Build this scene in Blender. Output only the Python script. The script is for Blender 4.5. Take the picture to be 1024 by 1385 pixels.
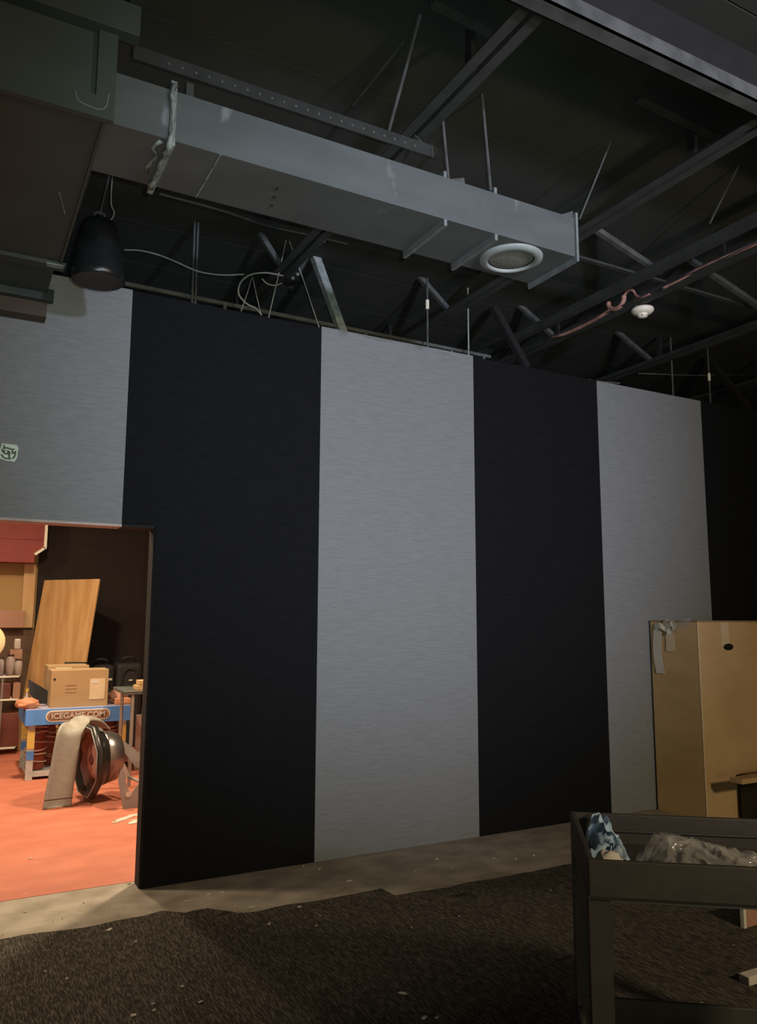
import bpy, bmesh, math, random
from mathutils import Vector, Matrix
random.seed(7)
for o in list(bpy.data.objects): bpy.data.objects.remove(o)
scn = bpy.context.scene
COL = scn.collection
V = Vector
# ------------------------------------------------------------------ camera
F, PITCH, ROLL, YAW, EYE = 1059.0, math.radians(7.74), math.radians(0.2), math.radians(61.7), 1.5
fw = V((math.cos(YAW)*math.cos(PITCH), math.sin(YAW)*math.cos(PITCH), math.sin(PITCH)))
r0 = V((math.sin(YAW), -math.cos(YAW), 0)); u0 = r0.cross(fw)
rt = r0*math.cos(ROLL) + u0*math.sin(ROLL); up = rt.cross(fw)
CAM = V((0, 0, EYE))
cd = bpy.data.cameras.new('camera'); cam = bpy.data.objects.new('camera', cd); COL.objects.link(cam)
cd.sensor_fit = 'VERTICAL'; cd.sensor_height = 36; cd.sensor_width = 36; cd.lens = F/1385*36
cd.clip_start = 0.05
M = Matrix((rt, up, -fw)).transposed().to_4x4(); M.translation = CAM
cam.matrix_world = M
scn.camera = cam
# ------------------------------------------------------------------ world, lamps, exposure
w = bpy.data.worlds.new('world'); scn.world = w; w.use_nodes = True
w.node_tree.nodes['Background'].inputs[0].default_value = (0.30, 0.34, 0.36, 1)
w.node_tree.nodes['Background'].inputs[1].default_value = 0.02
scn.view_settings.view_transform = 'Standard'; scn.view_settings.look = 'None'
scn.view_settings.gamma = 1; scn.view_settings.use_curve_mapping = False
scn.view_settings.exposure = 0.0

def lamp(name, kind, loc, target, power, color, size=0.3, spot=None, blend=1.0):
    d = bpy.data.lights.new(name, kind); d.energy = power; d.color = color
    if kind == 'AREA': d.shape = 'DISK'; d.size = size
    else: d.shadow_soft_size = size
    if kind == 'SPOT': d.spot_size = math.radians(spot); d.spot_blend = blend
    o = bpy.data.objects.new(name, d); COL.objects.link(o); o.location = loc
    o.rotation_euler = (V(target)-V(loc)).to_track_quat('-Z', 'Y').to_euler()
    return o
lamp('work_light', 'SPOT', (1.75, -3.4, 2.55), (2.85, 4.67, 2.95), 1650, (0.69, 0.73, 1.0), 0.14, 47, 1.0)
lamp('phone_torch', 'SPOT', (0.06, -0.02, 1.56), (2.3, 4.67, 2.9), 235, (0.80, 0.95, 0.90), 0.02, 72, 1.0)
lamp('low_fill', 'AREA', (0.6, -3.2, 1.0), (2.0, 4.67, 2.0), 27, (0.94, 1.0, 0.74), 1.4)  # added soft fill behind the camera, lifts duct undersides and ceiling
lamp('warm_room_light', 'AREA', (3.1, -1.3, 2.4), (4.0, 3.3, 0.0), 88, (1.0, 0.80, 0.52), 0.35)
lamp('store_light_front', 'AREA', (2.15, 6.1, 3.1), (0.95, 4.95, 0), 105, (1.0, 0.80, 0.56), 0.25)
lamp('store_light_rear', 'AREA', (0.55, 7.6, 3.1), (0.8, 7.6, 0), 88, (1.0, 0.78, 0.52), 0.22)
lamp('ochre_wall_fill', 'AREA', (-0.9, 8.0, 3.1), (0.2, 10.2, 1.2), 26, (1.0, 0.78, 0.5), 0.3)  # added fill to brighten the ochre wall under the soffit
lamp('store_light_side', 'AREA', (-1.2, 5.9, 3.1), (-0.1, 5.3, 0), 60, (1.0, 0.80, 0.56), 0.4)

def at(px, py, ax, v):
    d = rt*((px-512)/F) - up*((py-692.5)/F) + fw
    return CAM + d*((v-CAM[ax])/d[ax])

# ------------------------------------------------------------------ materials
def mat(name, c1, c2=None, rough=0.8, metal=0.0, scale=(8, 8, 8), detail=3, lo=0.35, hi=0.65, bump=0.0, bscale=None,
        emit=None, alpha=None, trans=0.0, spec=0.5, flecks=None, coord='Object'):
    m = bpy.data.materials.new(name); m.use_nodes = True
    nt = m.node_tree; N = nt.nodes; L = nt.links; b = N['Principled BSDF']
    b.inputs['Roughness'].default_value = rough; b.inputs['Metallic'].default_value = metal
    b.inputs['Specular IOR Level'].default_value = spec
    b.inputs['Base Color'].default_value = (*c1, 1)
    if c2:
        tc = N.new('ShaderNodeTexCoord'); mp = N.new('ShaderNodeMapping'); mp.inputs['Scale'].default_value = scale
        nz = N.new('ShaderNodeTexNoise'); nz.inputs['Scale'].default_value = 1; nz.inputs['Detail'].default_value = detail
        rp = N.new('ShaderNodeValToRGB'); rp.color_ramp.elements[0].position = lo; rp.color_ramp.elements[1].position = hi
        rp.color_ramp.elements[0].color = (*c1, 1); rp.color_ramp.elements[1].color = (*c2, 1)
        L.new(tc.outputs[coord], mp.inputs[0]); L.new(mp.outputs[0], nz.inputs['Vector'])
        L.new(nz.outputs['Fac'], rp.inputs[0]); out = rp.outputs[0]
        if flecks:
            fc, fs, th = flecks
            mp2 = N.new('ShaderNodeMapping'); mp2.inputs['Scale'].default_value = fs; L.new(tc.outputs[coord], mp2.inputs[0])
            n2 = N.new('ShaderNodeTexNoise'); n2.inputs['Scale'].default_value = 1; n2.inputs['Detail'].default_value = 4
            L.new(mp2.outputs[0], n2.inputs['Vector'])
            r2 = N.new('ShaderNodeValToRGB'); r2.color_ramp.elements[0].position = th; r2.color_ramp.elements[1].position = min(1, th+0.06)
            r2.color_ramp.elements[0].color = (0, 0, 0, 1); r2.color_ramp.elements[1].color = (1, 1, 1, 1)
            L.new(n2.outputs['Fac'], r2.inputs[0])
            mx = N.new('ShaderNodeMixRGB'); L.new(r2.outputs[0], mx.inputs[0]); L.new(out, mx.inputs[1]); mx.inputs[2].default_value = (*fc, 1)
            out = mx.outputs[0]
        L.new(out, b.inputs['Base Color'])
        if bump:
            bp = N.new('ShaderNodeBump'); bp.inputs['Strength'].default_value = bump; bp.inputs['Distance'].default_value = 0.01
            src = nz
            if bscale:
                mp3 = N.new('ShaderNodeMapping'); mp3.inputs['Scale'].default_value = bscale; L.new(tc.outputs[coord], mp3.inputs[0])
                src = N.new('ShaderNodeTexNoise'); src.inputs['Scale'].default_value = 1; src.inputs['Detail'].default_value = 3
                L.new(mp3.outputs[0], src.inputs['Vector'])
            L.new(src.outputs['Fac'], bp.inputs['Height']); L.new(bp.outputs[0], b.inputs['Normal'])
    if trans:
        b.inputs['Transmission Weight'].default_value = trans; b.inputs['IOR'].default_value = 1.15
    if alpha is not None: b.inputs['Alpha'].default_value = alpha
    if emit: b.inputs['Emission Color'].default_value = (*c1, 1); b.inputs['Emission Strength'].default_value = emit
    return m

FELT_G = mat('grey_felt', (0.205, 0.213, 0.211), (0.238, 0.246, 0.244), 0.95, scale=(9, 9, 110), detail=5, bump=0.35, bscale=(60, 60, 420),
             flecks=((0.195, 0.202, 0.205), (26, 26, 150), 0.62), spec=0.2)
FELT_B = mat('black_felt', (0.0080, 0.0084, 0.0090), (0.0108, 0.0112, 0.0120), 0.95, scale=(9, 9, 160), bump=0.3, bscale=(60, 60, 420), spec=0.12)
DRYWALL = mat('cut_drywall', (0.42, 0.34, 0.30), (0.52, 0.43, 0.37), 0.9)
DARKWALL = mat('dark_wall_paint', (0.020, 0.020, 0.021), (0.028, 0.028, 0.028), 0.9)
DECK = mat('black_painted_deck', (0.025, 0.028, 0.023), (0.033, 0.036, 0.030), 0.9, scale=(3, 3, 3))
STEEL = mat('dark_painted_steel', (0.030, 0.033, 0.030), (0.045, 0.048, 0.044), 0.7, scale=(6, 6, 6), bump=0.1)
STEEL_L = mat('dusty_grey_steel', (0.055, 0.059, 0.055), (0.095, 0.10, 0.095), 0.65, scale=(10, 10, 10))
BLACKST2 = mat('sooty_steel', (0.016, 0.018, 0.016), (0.026, 0.028, 0.025), 0.85, scale=(9, 9, 9))
BLACKST = mat('matt_black_steel', (0.006, 0.006, 0.006), (0.010, 0.010, 0.010), 0.9)
GALV = mat('pale_galvanised_steel', (0.20, 0.23, 0.21), (0.34, 0.37, 0.34), 0.6, scale=(20, 20, 20))
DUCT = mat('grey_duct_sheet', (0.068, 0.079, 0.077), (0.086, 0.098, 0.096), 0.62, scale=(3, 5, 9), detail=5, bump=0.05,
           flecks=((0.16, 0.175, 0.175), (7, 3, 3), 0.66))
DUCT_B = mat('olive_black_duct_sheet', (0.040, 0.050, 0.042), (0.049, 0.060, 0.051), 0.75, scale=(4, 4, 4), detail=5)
FLNG = mat('dusty_duct_flange', (0.13, 0.145, 0.145), (0.17, 0.19, 0.19), 0.7, scale=(12, 12, 12))
SEAM = mat('dried_duct_sealant', (0.12, 0.135, 0.13), (0.26, 0.29, 0.27), 0.7, scale=(25, 25, 25), detail=5)
RING = mat('white_diffuser_paint', (0.23, 0.265, 0.255), (0.29, 0.32, 0.31), 0.5)
GRILL = mat('grey_diffuser_mesh', (0.17, 0.18, 0.165), (0.21, 0.22, 0.20), 0.8, scale=(60, 60, 60))
WHITE = mat('white_plastic', (0.88, 0.82, 0.64), (0.9, 0.85, 0.7), 0.5)
CABLE = mat('white_cable', (0.34, 0.33, 0.31), (0.42, 0.40, 0.38), 0.6)
PINK = mat('faded_red_pipe', (0.50, 0.27, 0.22), (0.26, 0.12, 0.09), 0.6, scale=(12, 12, 12))
SPK = mat('black_speaker_shell', (0.010, 0.012, 0.013), (0.014, 0.016, 0.017), 0.32)
SPKG = mat('speaker_mesh', (0.016, 0.019, 0.020), (0.028, 0.030, 0.030), 0.6, scale=(300, 300, 300))
CONC = mat('glue_stained_concrete', (0.27, 0.225, 0.17), (0.42, 0.36, 0.285), 0.9, scale=(5, 6, 5), detail=8, bump=0.4,
           flecks=((0.42, 0.37, 0.30), (14, 26, 10), 0.665))
REDF = mat('red_painted_concrete', (0.46, 0.135, 0.075), (0.55, 0.175, 0.10), 0.75, scale=(3, 5, 3), detail=7, bump=0.12,
           flecks=((0.60, 0.24, 0.15), (5, 16, 5), 0.66))
CARPET = mat('dark_ribbed_carpet', (0.045, 0.038, 0.030), (0.20, 0.172, 0.138), 1.0, scale=(210, 26, 40), detail=3, lo=0.44, hi=0.74, bump=1.0,
             bscale=(210, 30, 60), spec=0.1, flecks=((0.030, 0.025, 0.019), (2.2, 5.0, 1), 0.66))
CARD = mat('brown_cardboard', (0.36, 0.235, 0.115), (0.40, 0.26, 0.13), 0.85, scale=(3, 3, 14), detail=4)
CARDBIG = mat('tall_carton_cardboard', (0.50, 0.325, 0.155), (0.57, 0.38, 0.19), 0.85, scale=(2, 2, 5), detail=4)
CARDIN = mat('cardboard_edge', (0.27, 0.17, 0.085), None, 0.9)
TAPE = mat('pale_packing_tape', (0.55, 0.50, 0.40), (0.62, 0.57, 0.47), 0.4)
TAPEC = mat('cream_carton_tape', (0.58, 0.45, 0.28), (0.64, 0.50, 0.32), 0.35)
PLY = mat('striped_wood_veneer', (0.42, 0.225, 0.085), (0.54, 0.32, 0.14), 0.6, scale=(14, 10, 0.5), detail=2)
BLUE = mat('bright_blue_paint', (0.085, 0.26, 0.66), (0.10, 0.29, 0.70), 0.45)
LILAC = mat('lilac_tabletop', (0.38, 0.36, 0.50), (0.42, 0.40, 0.53), 0.4)
YEL = mat('yellow_leg', (0.75, 0.52, 0.10), (0.8, 0.6, 0.16), 0.5)
LEGP = mat('pale_printed_leg', (0.42, 0.44, 0.42), (0.55, 0.55, 0.50), 0.6, scale=(14, 14, 14))
CREAM = mat('cream_trim', (0.75, 0.70, 0.58), None, 0.5)
BADGE = mat('rust_brown_badge', (0.20, 0.075, 0.035), (0.26, 0.10, 0.04), 0.5)
LETTER = mat('silver_lettering', (0.55, 0.52, 0.48), None, 0.4)
GREYP = mat('grey_plastic_shell', (0.27, 0.25, 0.205), (0.31, 0.285, 0.235), 0.6, scale=(30, 30, 30))
GREYP2 = mat('grey_steel_bracket', (0.25, 0.245, 0.23), (0.30, 0.29, 0.27), 0.55)
BLKPL = mat('black_plastic', (0.014, 0.012, 0.011), (0.02, 0.018, 0.016), 0.35)
SILV = mat('dark_chrome_shroud', (0.22, 0.19, 0.18), (0.28, 0.25, 0.24), 0.28, metal=0.85)
PINKD = mat('pink_inner_disc', (0.40, 0.22, 0.18), (0.46, 0.26, 0.22), 0.6)
MARO = mat('maroon_inner_shell', (0.12, 0.028, 0.018), (0.15, 0.04, 0.025), 0.5)
COPPER = mat('rust_red_drum', (0.20, 0.035, 0.018), (0.28, 0.055, 0.03), 0.5)
WIRE = mat('pinkish_wire', (0.50, 0.33, 0.24), (0.58, 0.40, 0.30), 0.45)
CHROME = mat('dull_steel_tube', (0.33, 0.30, 0.25), (0.40, 0.36, 0.30), 0.4, metal=0.5)
BLKBAG = mat('black_nylon', (0.010, 0.009, 0.008), (0.018, 0.016, 0.014), 0.75, scale=(20, 20, 20), bump=0.4)
BROWNP = mat('dark_brown_partition', (0.014, 0.009, 0.007), (0.018, 0.011, 0.009), 0.9, scale=(2, 2, 30))
REDS = mat('red_soffit_paint', (0.20, 0.020, 0.014), (0.23, 0.024, 0.016), 0.6)
WAIN = mat('brown_wainscot', (0.10, 0.055, 0.032), (0.14, 0.08, 0.045), 0.8, scale=(4, 4, 9))
OCHRE = mat('ochre_wall_paint', (0.33, 0.20, 0.075), (0.37, 0.23, 0.09), 0.8, scale=(2, 2, 2))
TAN = mat('tan_timber', (0.50, 0.30, 0.14), (0.56, 0.35, 0.17), 0.7, scale=(20, 20, 3))
MAUVE = mat('mauve_brown_box', (0.34, 0.17, 0.11), (0.38, 0.20, 0.13), 0.7)
JAR = mat('greyish_jar_plastic', (0.40, 0.33, 0.29), (0.5, 0.43, 0.38), 0.35)
LID = mat('dark_jar_lid', (0.06, 0.03, 0.025), None, 0.5)
ORANGE = mat('orange_brown_cloth', (0.45, 0.17, 0.08), (0.52, 0.24, 0.13), 0.8, scale=(20, 20, 20), bump=0.5)
CRUMB = mat('dull_crumbs', (0.26, 0.23, 0.18), None, 0.9)
PAPER = mat('white_paper', (0.50, 0.45, 0.37), (0.62, 0.56, 0.47), 0.8)
WOODP = mat('brown_timber_plate', (0.065, 0.045, 0.033), (0.085, 0.06, 0.043), 0.8, scale=(3, 20, 20))
CART = mat('black_cart_plastic', (0.030, 0.024, 0.017), (0.040, 0.032, 0.023), 0.7, scale=(15, 15, 15), bump=0.15)
CARTIN = mat('worn_cart_tray', (0.035, 0.034, 0.027), (0.055, 0.052, 0.042), 0.55, scale=(6, 6, 6))
BLUEBAG = mat('pale_blue_plastic', (0.22, 0.33, 0.42), (0.42, 0.52, 0.60), 0.4, scale=(14, 14, 14))
CLEAR = mat('clear_plastic_film', (0.60, 0.57, 0.52), (0.75, 0.72, 0.66), 0.10, scale=(16, 16, 16), alpha=0.17, spec=1.0)
STICK = mat('pale_green_sticker', (0.52, 0.62, 0.47), (0.60, 0.68, 0.54), 0.5)
STICKG = mat('dark_green_ink', (0.075, 0.12, 0.07), (0.11, 0.15, 0.09), 0.6)
GOLD = mat('pale_yellow_disc', (0.85, 0.66, 0.30), (0.9, 0.75, 0.4), 0.35)
DOT = mat('pale_bolt', (0.085, 0.09, 0.065), None, 0.5)

# ------------------------------------------------------------------ mesh helpers
def box(bm, a, b, bev=0.0, mtx=None):
    (x0, y0, z0), (x1, y1, z1) = a, b
    vs = [bm.verts.new(p) for p in ((x0,y0,z0),(x1,y0,z0),(x1,y1,z0),(x0,y1,z0),(x0,y0,z1),(x1,y0,z1),(x1,y1,z1),(x0,y1,z1))]
    fs = [bm.faces.new([vs[i] for i in q]) for q in ((3,2,1,0),(4,5,6,7),(0,1,5,4),(1,2,6,5),(2,3,7,6),(3,0,4,7))]
    if bev:
        es = list({e for f in fs for e in f.edges})
        r = bmesh.ops.bevel(bm, geom=es, offset=bev, segments=2, affect='EDGES', profile=0.5)
        vs = r['verts']
    if mtx: bmesh.ops.transform(bm, matrix=mtx, verts=list({v for v in vs if v.is_valid}))
    return bm
def frame(d, upv=V((0,0,1))):
    d = d.normalized()
    if abs(d.dot(upv)) > 0.98: upv = V((0,1,0))
    s = d.cross(upv).normalized(); t = s.cross(d).normalized()
    return s, t
def bar(bm, p, q, wd, ht, upv=V((0,0,1))):
    p, q = V(p), V(q); s, t = frame(q-p, upv)
    vs = []
    for c in (p, q):
        for a, b in ((-1,-1),(1,-1),(1,1),(-1,1)): vs.append(bm.verts.new(c + s*a*wd/2 + t*b*ht/2))
    for q4 in ((3,2,1,0),(4,5,6,7),(0,1,5,4),(1,2,6,5),(2,3,7,6),(3,0,4,7)): bm.faces.new([vs[i] for i in q4])
    return bm
def angle_iron(bm, p, q, leg, th, flip=1):
    # L profile: one leg horizontal at the bottom, one leg upright
    p, q = V(p), V(q); s, t = frame(q-p); s = s*flip
    prof = [(0,0),(leg,0),(leg,th),(th,th),(th,leg),(0,leg)]
    rings = [[bm.verts.new(c + s*a + t*b) for a, b in prof] for c in (p, q)]
    n = len(prof)
    for i in range(n): bm.faces.new([rings[0][i], rings[0][(i+1)%n], rings[1][(i+1)%n], rings[1][i]])
    bm.faces.new(rings[0][::-1]); bm.faces.new(rings[1])
    return bm
def smooth_path(pts, n=6):
    pts = [V(p) for p in pts]
    if len(pts) < 3: return pts
    out = []
    P = [pts[0]*2-pts[1]] + pts + [pts[-1]*2-pts[-2]]
    for i in range(1, len(P)-2):
        a, b, c, d = P[i-1:i+3]
        for k in range(n):
            t = k/n
            out.append(0.5*((2*b)+(c-a)*t+(2*a-5*b+4*c-d)*t*t+(3*b-a-3*c+d)*t**3))
    out.append(pts[-1]); return out
def tube(bm, pts, r, seg=8, closed=False, sx=1.0, sy=1.0):
    pts = [V(p) for p in pts]; n = len(pts); rings = []
    d0 = (pts[1]-pts[0]); s, t = frame(d0)
    for i, p in enumerate(pts):
        if closed: d = pts[(i+1)%n]-pts[i-1]
        else: d = pts[min(i+1, n-1)]-pts[max(i-1, 0)]
        d.normalize()
        s = (s - d*s.dot(d)).normalized(); t = s.cross(d).normalized()
        rr = r[i] if isinstance(r, (list, tuple)) else r
        rings.append([bm.verts.new(p + (s*math.cos(2*math.pi*k/seg)*sx + t*math.sin(2*math.pi*k/seg)*sy)*rr) for k in range(seg)])
    m = n if closed else n-1
    for i in range(m):
        A, B = rings[i], rings[(i+1)%n]
        for k in range(seg): bm.faces.new([A[k], A[(k+1)%seg], B[(k+1)%seg], B[k]])
    if not closed: bm.faces.new(rings[0][::-1]); bm.faces.new(rings[-1])
    return bm
def lathe(bm, prof, c, axis=V((0,0,1)), seg=28, power=2.0, rot=0.0):
    # prof = [(r, h)], around axis at c
    c = V(c); axis = V(axis).normalized(); s, t = frame(axis); rings = []
    for r, h in prof:
        if r < 1e-5: rings.append([bm.verts.new(c+axis*h)]); continue
        row = []
        for k in range(seg):
            a = 2*math.pi*k/seg + rot; ca, sa = math.cos(a), math.sin(a)
            f = (abs(ca)**power + abs(sa)**power)**(-1/power)
            row.append(bm.verts.new(c+axis*h+(s*ca+t*sa)*r*f))
        rings.append(row)
    for A, B in zip(rings, rings[1:]):
        if len(A) == 1 and len(B) == 1: continue
        for k in range(seg):
            k2 = (k+1) % seg
            if len(A) == 1: bm.faces.new([A[0], B[k2], B[k]])
            elif len(B) == 1: bm.faces.new([A[k], A[k2], B[0]])
            else: bm.faces.new([A[k], A[k2], B[k2], B[k]])
    return bm
def prism(bm, pts, off):
    off = V(off); a = [bm.verts.new(p) for p in pts]; b = [bm.verts.new(V(p)+off) for p in pts]; n = len(a)
    bm.faces.new(a); bm.faces.new(b[::-1])
    for i in range(n): bm.faces.new([a[i], b[i], b[(i+1)%n], a[(i+1)%n]])
    return bm
ORG = {}
def empty(name, loc, label=None, cat=None, group=None, kind=None):
    o = bpy.data.objects.new(name, None); COL.objects.link(o); o.location = loc; o.empty_display_size = 0.1
    ORG[o.name] = V(loc); tag(o, label, cat, group, kind); return o
def tag(o, label=None, cat=None, group=None, kind=None):
    if label: o['label'] = label
    if cat: o['category'] = cat
    if group: o['group'] = group
    if kind: o['kind'] = kind
    return o
def obj(name, bm, m, parent=None, loc=None, smooth=False, label=None, cat=None, group=None, kind=None):
    # bm is in world coordinates; it is shifted to the thing's origin
    me = bpy.data.meshes.new(name)
    org = ORG[parent.name] if parent is not None else V(loc if loc is not None else (0,0,0))
    bmesh.ops.recalc_face_normals(bm, faces=bm.faces)
    bmesh.ops.translate(bm, vec=-org, verts=bm.verts)
    bm.to_mesh(me); bm.free(); me.materials.append(m)
    if smooth:
        for p in me.polygons: p.use_smooth = True
    o = bpy.data.objects.new(name, me); COL.objects.link(o)
    ORG[o.name] = org
    if parent is not None: o.parent = parent
    else: o.location = org
    return tag(o, label, cat, group, kind)
def B(): return bmesh.new()
def subdiv(o, lv=1):
    md = o.modifiers.new('sub', 'SUBSURF'); md.levels = lv; md.render_levels = lv

# ================================================================== STRUCTURE
D = 4.67            # front face of the felt panels
TOP = 3.455
XL, XR, YB, YF = -3.2, 9.5, -4.2, 12.2
DECKZ = 4.04
# floors
obj('floor', box(B(), (XL, YB, -0.12), (XR, 4.83, 0.0)), CONC, kind='structure', label='bare glue-stained concrete floor strip between carpet and wall')
obj('floor', box(B(), (XL, 4.83, -0.12), (XR, YF, 0.002)), REDF, kind='structure', label='red painted concrete floor of the storeroom')
# outer walls
obj('wall_left', box(B(), (XL-0.15, YB, 0), (XL, YF, 4.5)), DARKWALL, kind='structure')
obj('wall_right', box(B(), (XR, YB, 0), (XR+0.15, YF, 4.5)), DARKWALL, kind='structure')
obj('wall_rear', box(B(), (XL, YB-0.15, 0), (XR, YB, 4.5)), DARKWALL, kind='structure')
obj('wall_far', box(B(), (XL, YF, 0), (XR, YF+0.15, 4.5)), DARKWALL, kind='structure')
# corrugated roof deck
bm = B(); y = YB; prof = []
while y < YF+0.1:
    prof += [(y, DECKZ), (y+0.60, DECKZ), (y+0.602, DECKZ+0.004), (y+0.608, DECKZ+0.004)]; y += 0.61
prof.append((y, DECKZ))
A_ = [bm.verts.new((XL-0.1, a, b)) for a, b in prof]; B_ = [bm.verts.new((XR+0.1, a, b)) for a, b in prof]
for i in range(len(prof)-1): bm.faces.new([A_[i], A_[i+1], B_[i+1], B_[i]])
tA = [bm.verts.new((XL-0.1, prof[0][0], DECKZ+0.15)), bm.verts.new((XL-0.1, prof[-1][0], DECKZ+0.15))]
tB = [bm.verts.new((XR+0.1, prof[0][0], DECKZ+0.15)), bm.verts.new((XR+0.1, prof[-1][0], DECKZ+0.15))]
bm.faces.new([tA[0], tB[0], tB[1], tA[1]])
obj('ceiling', bm, DECK, kind='structure', label='black painted roof deck with faint joints')
# storeroom lid
obj('ceiling', box(B(), (XL, 4.86, 3.34), (XR, YF, 3.42)), DARKWALL, kind='structure', label='low storeroom ceiling behind the panelled wall')
# felt-clad stud wall
DL, DR, DH = -1.35, 1.02, 2.035
wall = empty('wall_panelled', (0, D+0.02, 0), 'tall stud wall clad in grey and black felt panels', kind='structure')
core = B(); y0, y1 = D+0.022, D+0.13
box(core, (XL, y0, 0), (DL, y1, TOP-0.01)); box(core, (DR+0.0, y0, 0), (XR, y1, TOP-0.01)); box(core, (DL, y0, DH), (DR, y1, TOP-0.01))
obj('wall_core', core, DRYWALL, wall)
# jamb / head liners in black
obj('jamb_liner', box(B(), (DR-0.006, y0, 0), (DR, y1+0.005, DH)), BLACKST, wall)
seams = [DL-1.25*1.0, -0.420, 0.826, 2.070, 3.318, 4.560, 5.812, 7.06, 8.30, XR]
g = 0.0012
cols = ['b', 'g', 'b', 'g', 'b', 'g', 'b', 'g', 'b']
for i in range(len(seams)-1):
    a, b, c = seams[i], seams[i+1], cols[i]
    bm = B(); off = (0.0, 0.001, 0.0, 0.002, 0.0)[i % 5]
    ya, yb = D-off, D+0.0215
    tz = TOP + (0.0, 0.004, -0.003, 0.006, 0.0)[i % 5]
    def ngon(pts): prism(bm, [(x, ya, z) for x, z in pts], (0, yb-ya, 0))
    if i == 0: ngon([(a+g, 0), (DL, 0), (DL, DH), (b-g, DH), (b-g, tz), (a+g, tz)])
    elif i == 1: ngon([(a+g, DH), (b-g, DH), (b-g, tz), (a+g, tz)])
    elif i == 2: ngon([(DR, 0.003), (b-g, 0.003), (b-g, tz), (a+g, tz), (a+g, DH), (DR, DH)])
    else: ngon([(a+g, 0.003), (b-g, 0.003), (b-g, tz), (a+g, tz)])
    lab = {1: 'grey felt panel above the doorway', 2: 'black felt panel notched around the doorway', 3: 'full-height grey felt panel in the middle of the wall',
           4: 'black felt panel between the two full-height grey ones', 5: 'grey felt panel partly behind the tall carton', 6: 'black felt panel at the right edge of the wall'}.get(i)
    obj('acoustic_panel', bm, FELT_G if c == 'g' else FELT_B, wall, label=lab)
# top track of the stud wall
tr = B(); box(tr, (0.60, y1-0.03, TOP-0.02), (XR, y1+0.01, TOP+0.012)); 
obj('top_track', tr, STEEL_L, wall)
tr = B(); bar(tr, (0.62, y1+0.06, TOP+0.115), (3.62, y1+0.06, TOP+0.105), 0.02, 0.022)
for xx in (0.7, 1.45, 2.5, 3.25, 3.55): bar(tr, (xx, y1+0.05, TOP-0.03), (xx, y1+0.05, TOP+0.11), 0.02, 0.006)
obj('upper_rail', tr, STEEL_L, wall)
for i, xx in enumerate((1.15, 2.08, 2.62, 2.97)):
    bm = B(); prism(bm, [(xx, y1+0.02, TOP), (xx+0.035, y1+0.02, TOP), (xx+0.012, y1+0.02, TOP+0.06)], (0, 0.006, 0))
    obj('track_clip', bm, STEEL_L, wall)
# door head trim: cut edges show pale below the grey panel
obj('trim_head', box(B(), (DL, D-0.0015, DH-0.014), (0.826, y1+0.004, DH)), DRYWALL, kind='structure', label='pale cut drywall edge under the grey panel over the doorway')
obj('trim_head', box(B(), (0.826, D+0.001, DH-0.012), (DR-0.006, y1+0.004, DH)), BLACKST, kind='structure', label='dark cut edge under the notched black panel')

# storeroom: partition, ochre wall, red soffit
pt = obj('wall_partition', box(B(), (at(44, 900, 1, 10.35).x, 10.35, 0.0), (5.6, 10.47, 3.34)), BROWNP, kind='structure', label='dark brown partition at the back of the storeroom')
obj('wall_ochre', box(B(), (XL, 10.4, 0), (at(44, 900, 1, 10.35).x-.002, 10.5, 3.34)), OCHRE, kind='structure', label='ochre wall at the back left of the storeroom')
obj('trim_wainscot', box(B(), (XL, 10.385, 0.003), (at(44, 900, 1, 10.35).x-.004, 10.399, at(10, 850, 1, 10.38).z)), WAIN, kind='structure', label='dark brown lower part of the ochre wall behind the wire shelving')
obj('wall_storeroom_right', box(B(), (5.6, 4.9, 0), (5.7, 10.5, 3.34)), DARKWALL, kind='structure')
sof = B(); Y = 10.05
poly = [at(px, py, 1, Y) for px, py in ((59, 742), (47, 749), (46, 761))]
xl = -2.6
pts = [V((xl, Y, poly[2].z)), poly[2], poly[1], poly[0], V((poly[0].x, Y, 3.33)), V((xl, Y, 3.33))]
prism(sof, pts, (0, 1.5, 0)) if False else prism(sof, pts, (0, 0.28, 0))
sf = obj('trim_soffit', sof, REDS, kind='structure', label='red painted soffit above the storeroom shelves')
t_ = B(); zz = at(60, 742, 1, Y-0.01)
bar(t_, (zz.x+0.008, Y-0.01, 3.3), (zz.x+0.008, Y-0.01, zz.z), 0.03, 0.028, V((0,1,0)))
e = at(47, 750, 1, Y-0.01); bar(t_, (zz.x+0.008, Y-0.01, zz.z+0.01), (e.x, Y-0.01, e.z), 0.028, 0.028, V((0,1,0)))
obj('edge_strip', t_, CREAM, sf)
t_ = B(); s0 = at(0, 728, 1, Y); box(t_, (xl, Y-0.012, s0.z), (poly[0].x-0.02, Y, s0.z+0.03)); obj('lower_band', t_, REDS, sf)

# ================================================================== CARPET
bm = B(); edge = []
keys = [(-200, 1322), (0, 1274), (110, 1258), (190, 1242), (219, 1236), (232, 1239), (250, 1243), (262, 1238), (280, 1234), (300, 1238), (322, 1241), (350, 1237),
        (400, 1225), (460, 1216), (516, 1204), (520, 1212), (532, 1214), (560, 1210), (640, 1197), (705, 1184), (770, 1171), (900, 1148), (1100, 1118)]
kp = [at(px, py, 2, 0.0) for px, py in keys]
kp = [V((XL+0.02, kp[0].y, 0))] + kp + [V((XR-0.02, kp[-1].y, 0))]
for i in range(1, len(kp)):
    kp[i].x = max(kp[i].x, kp[i-1].x+.006)
fine = []
for a, b in zip(kp, kp[1:]):
    n = max(1, int((b-a).length/0.04))
    for k in range(n): fine.append(a.lerp(b, k/n))
fine.append(kp[-1])
rows = []
lift = lambda x: 0.006*max(0, math.sin(x*5.1))+0.003*math.sin(x*17) + 0.018*math.exp(-((x-1.12)/0.08)**2) + 0.014*math.exp(-((x-1.33)/0.10)**2)
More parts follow.
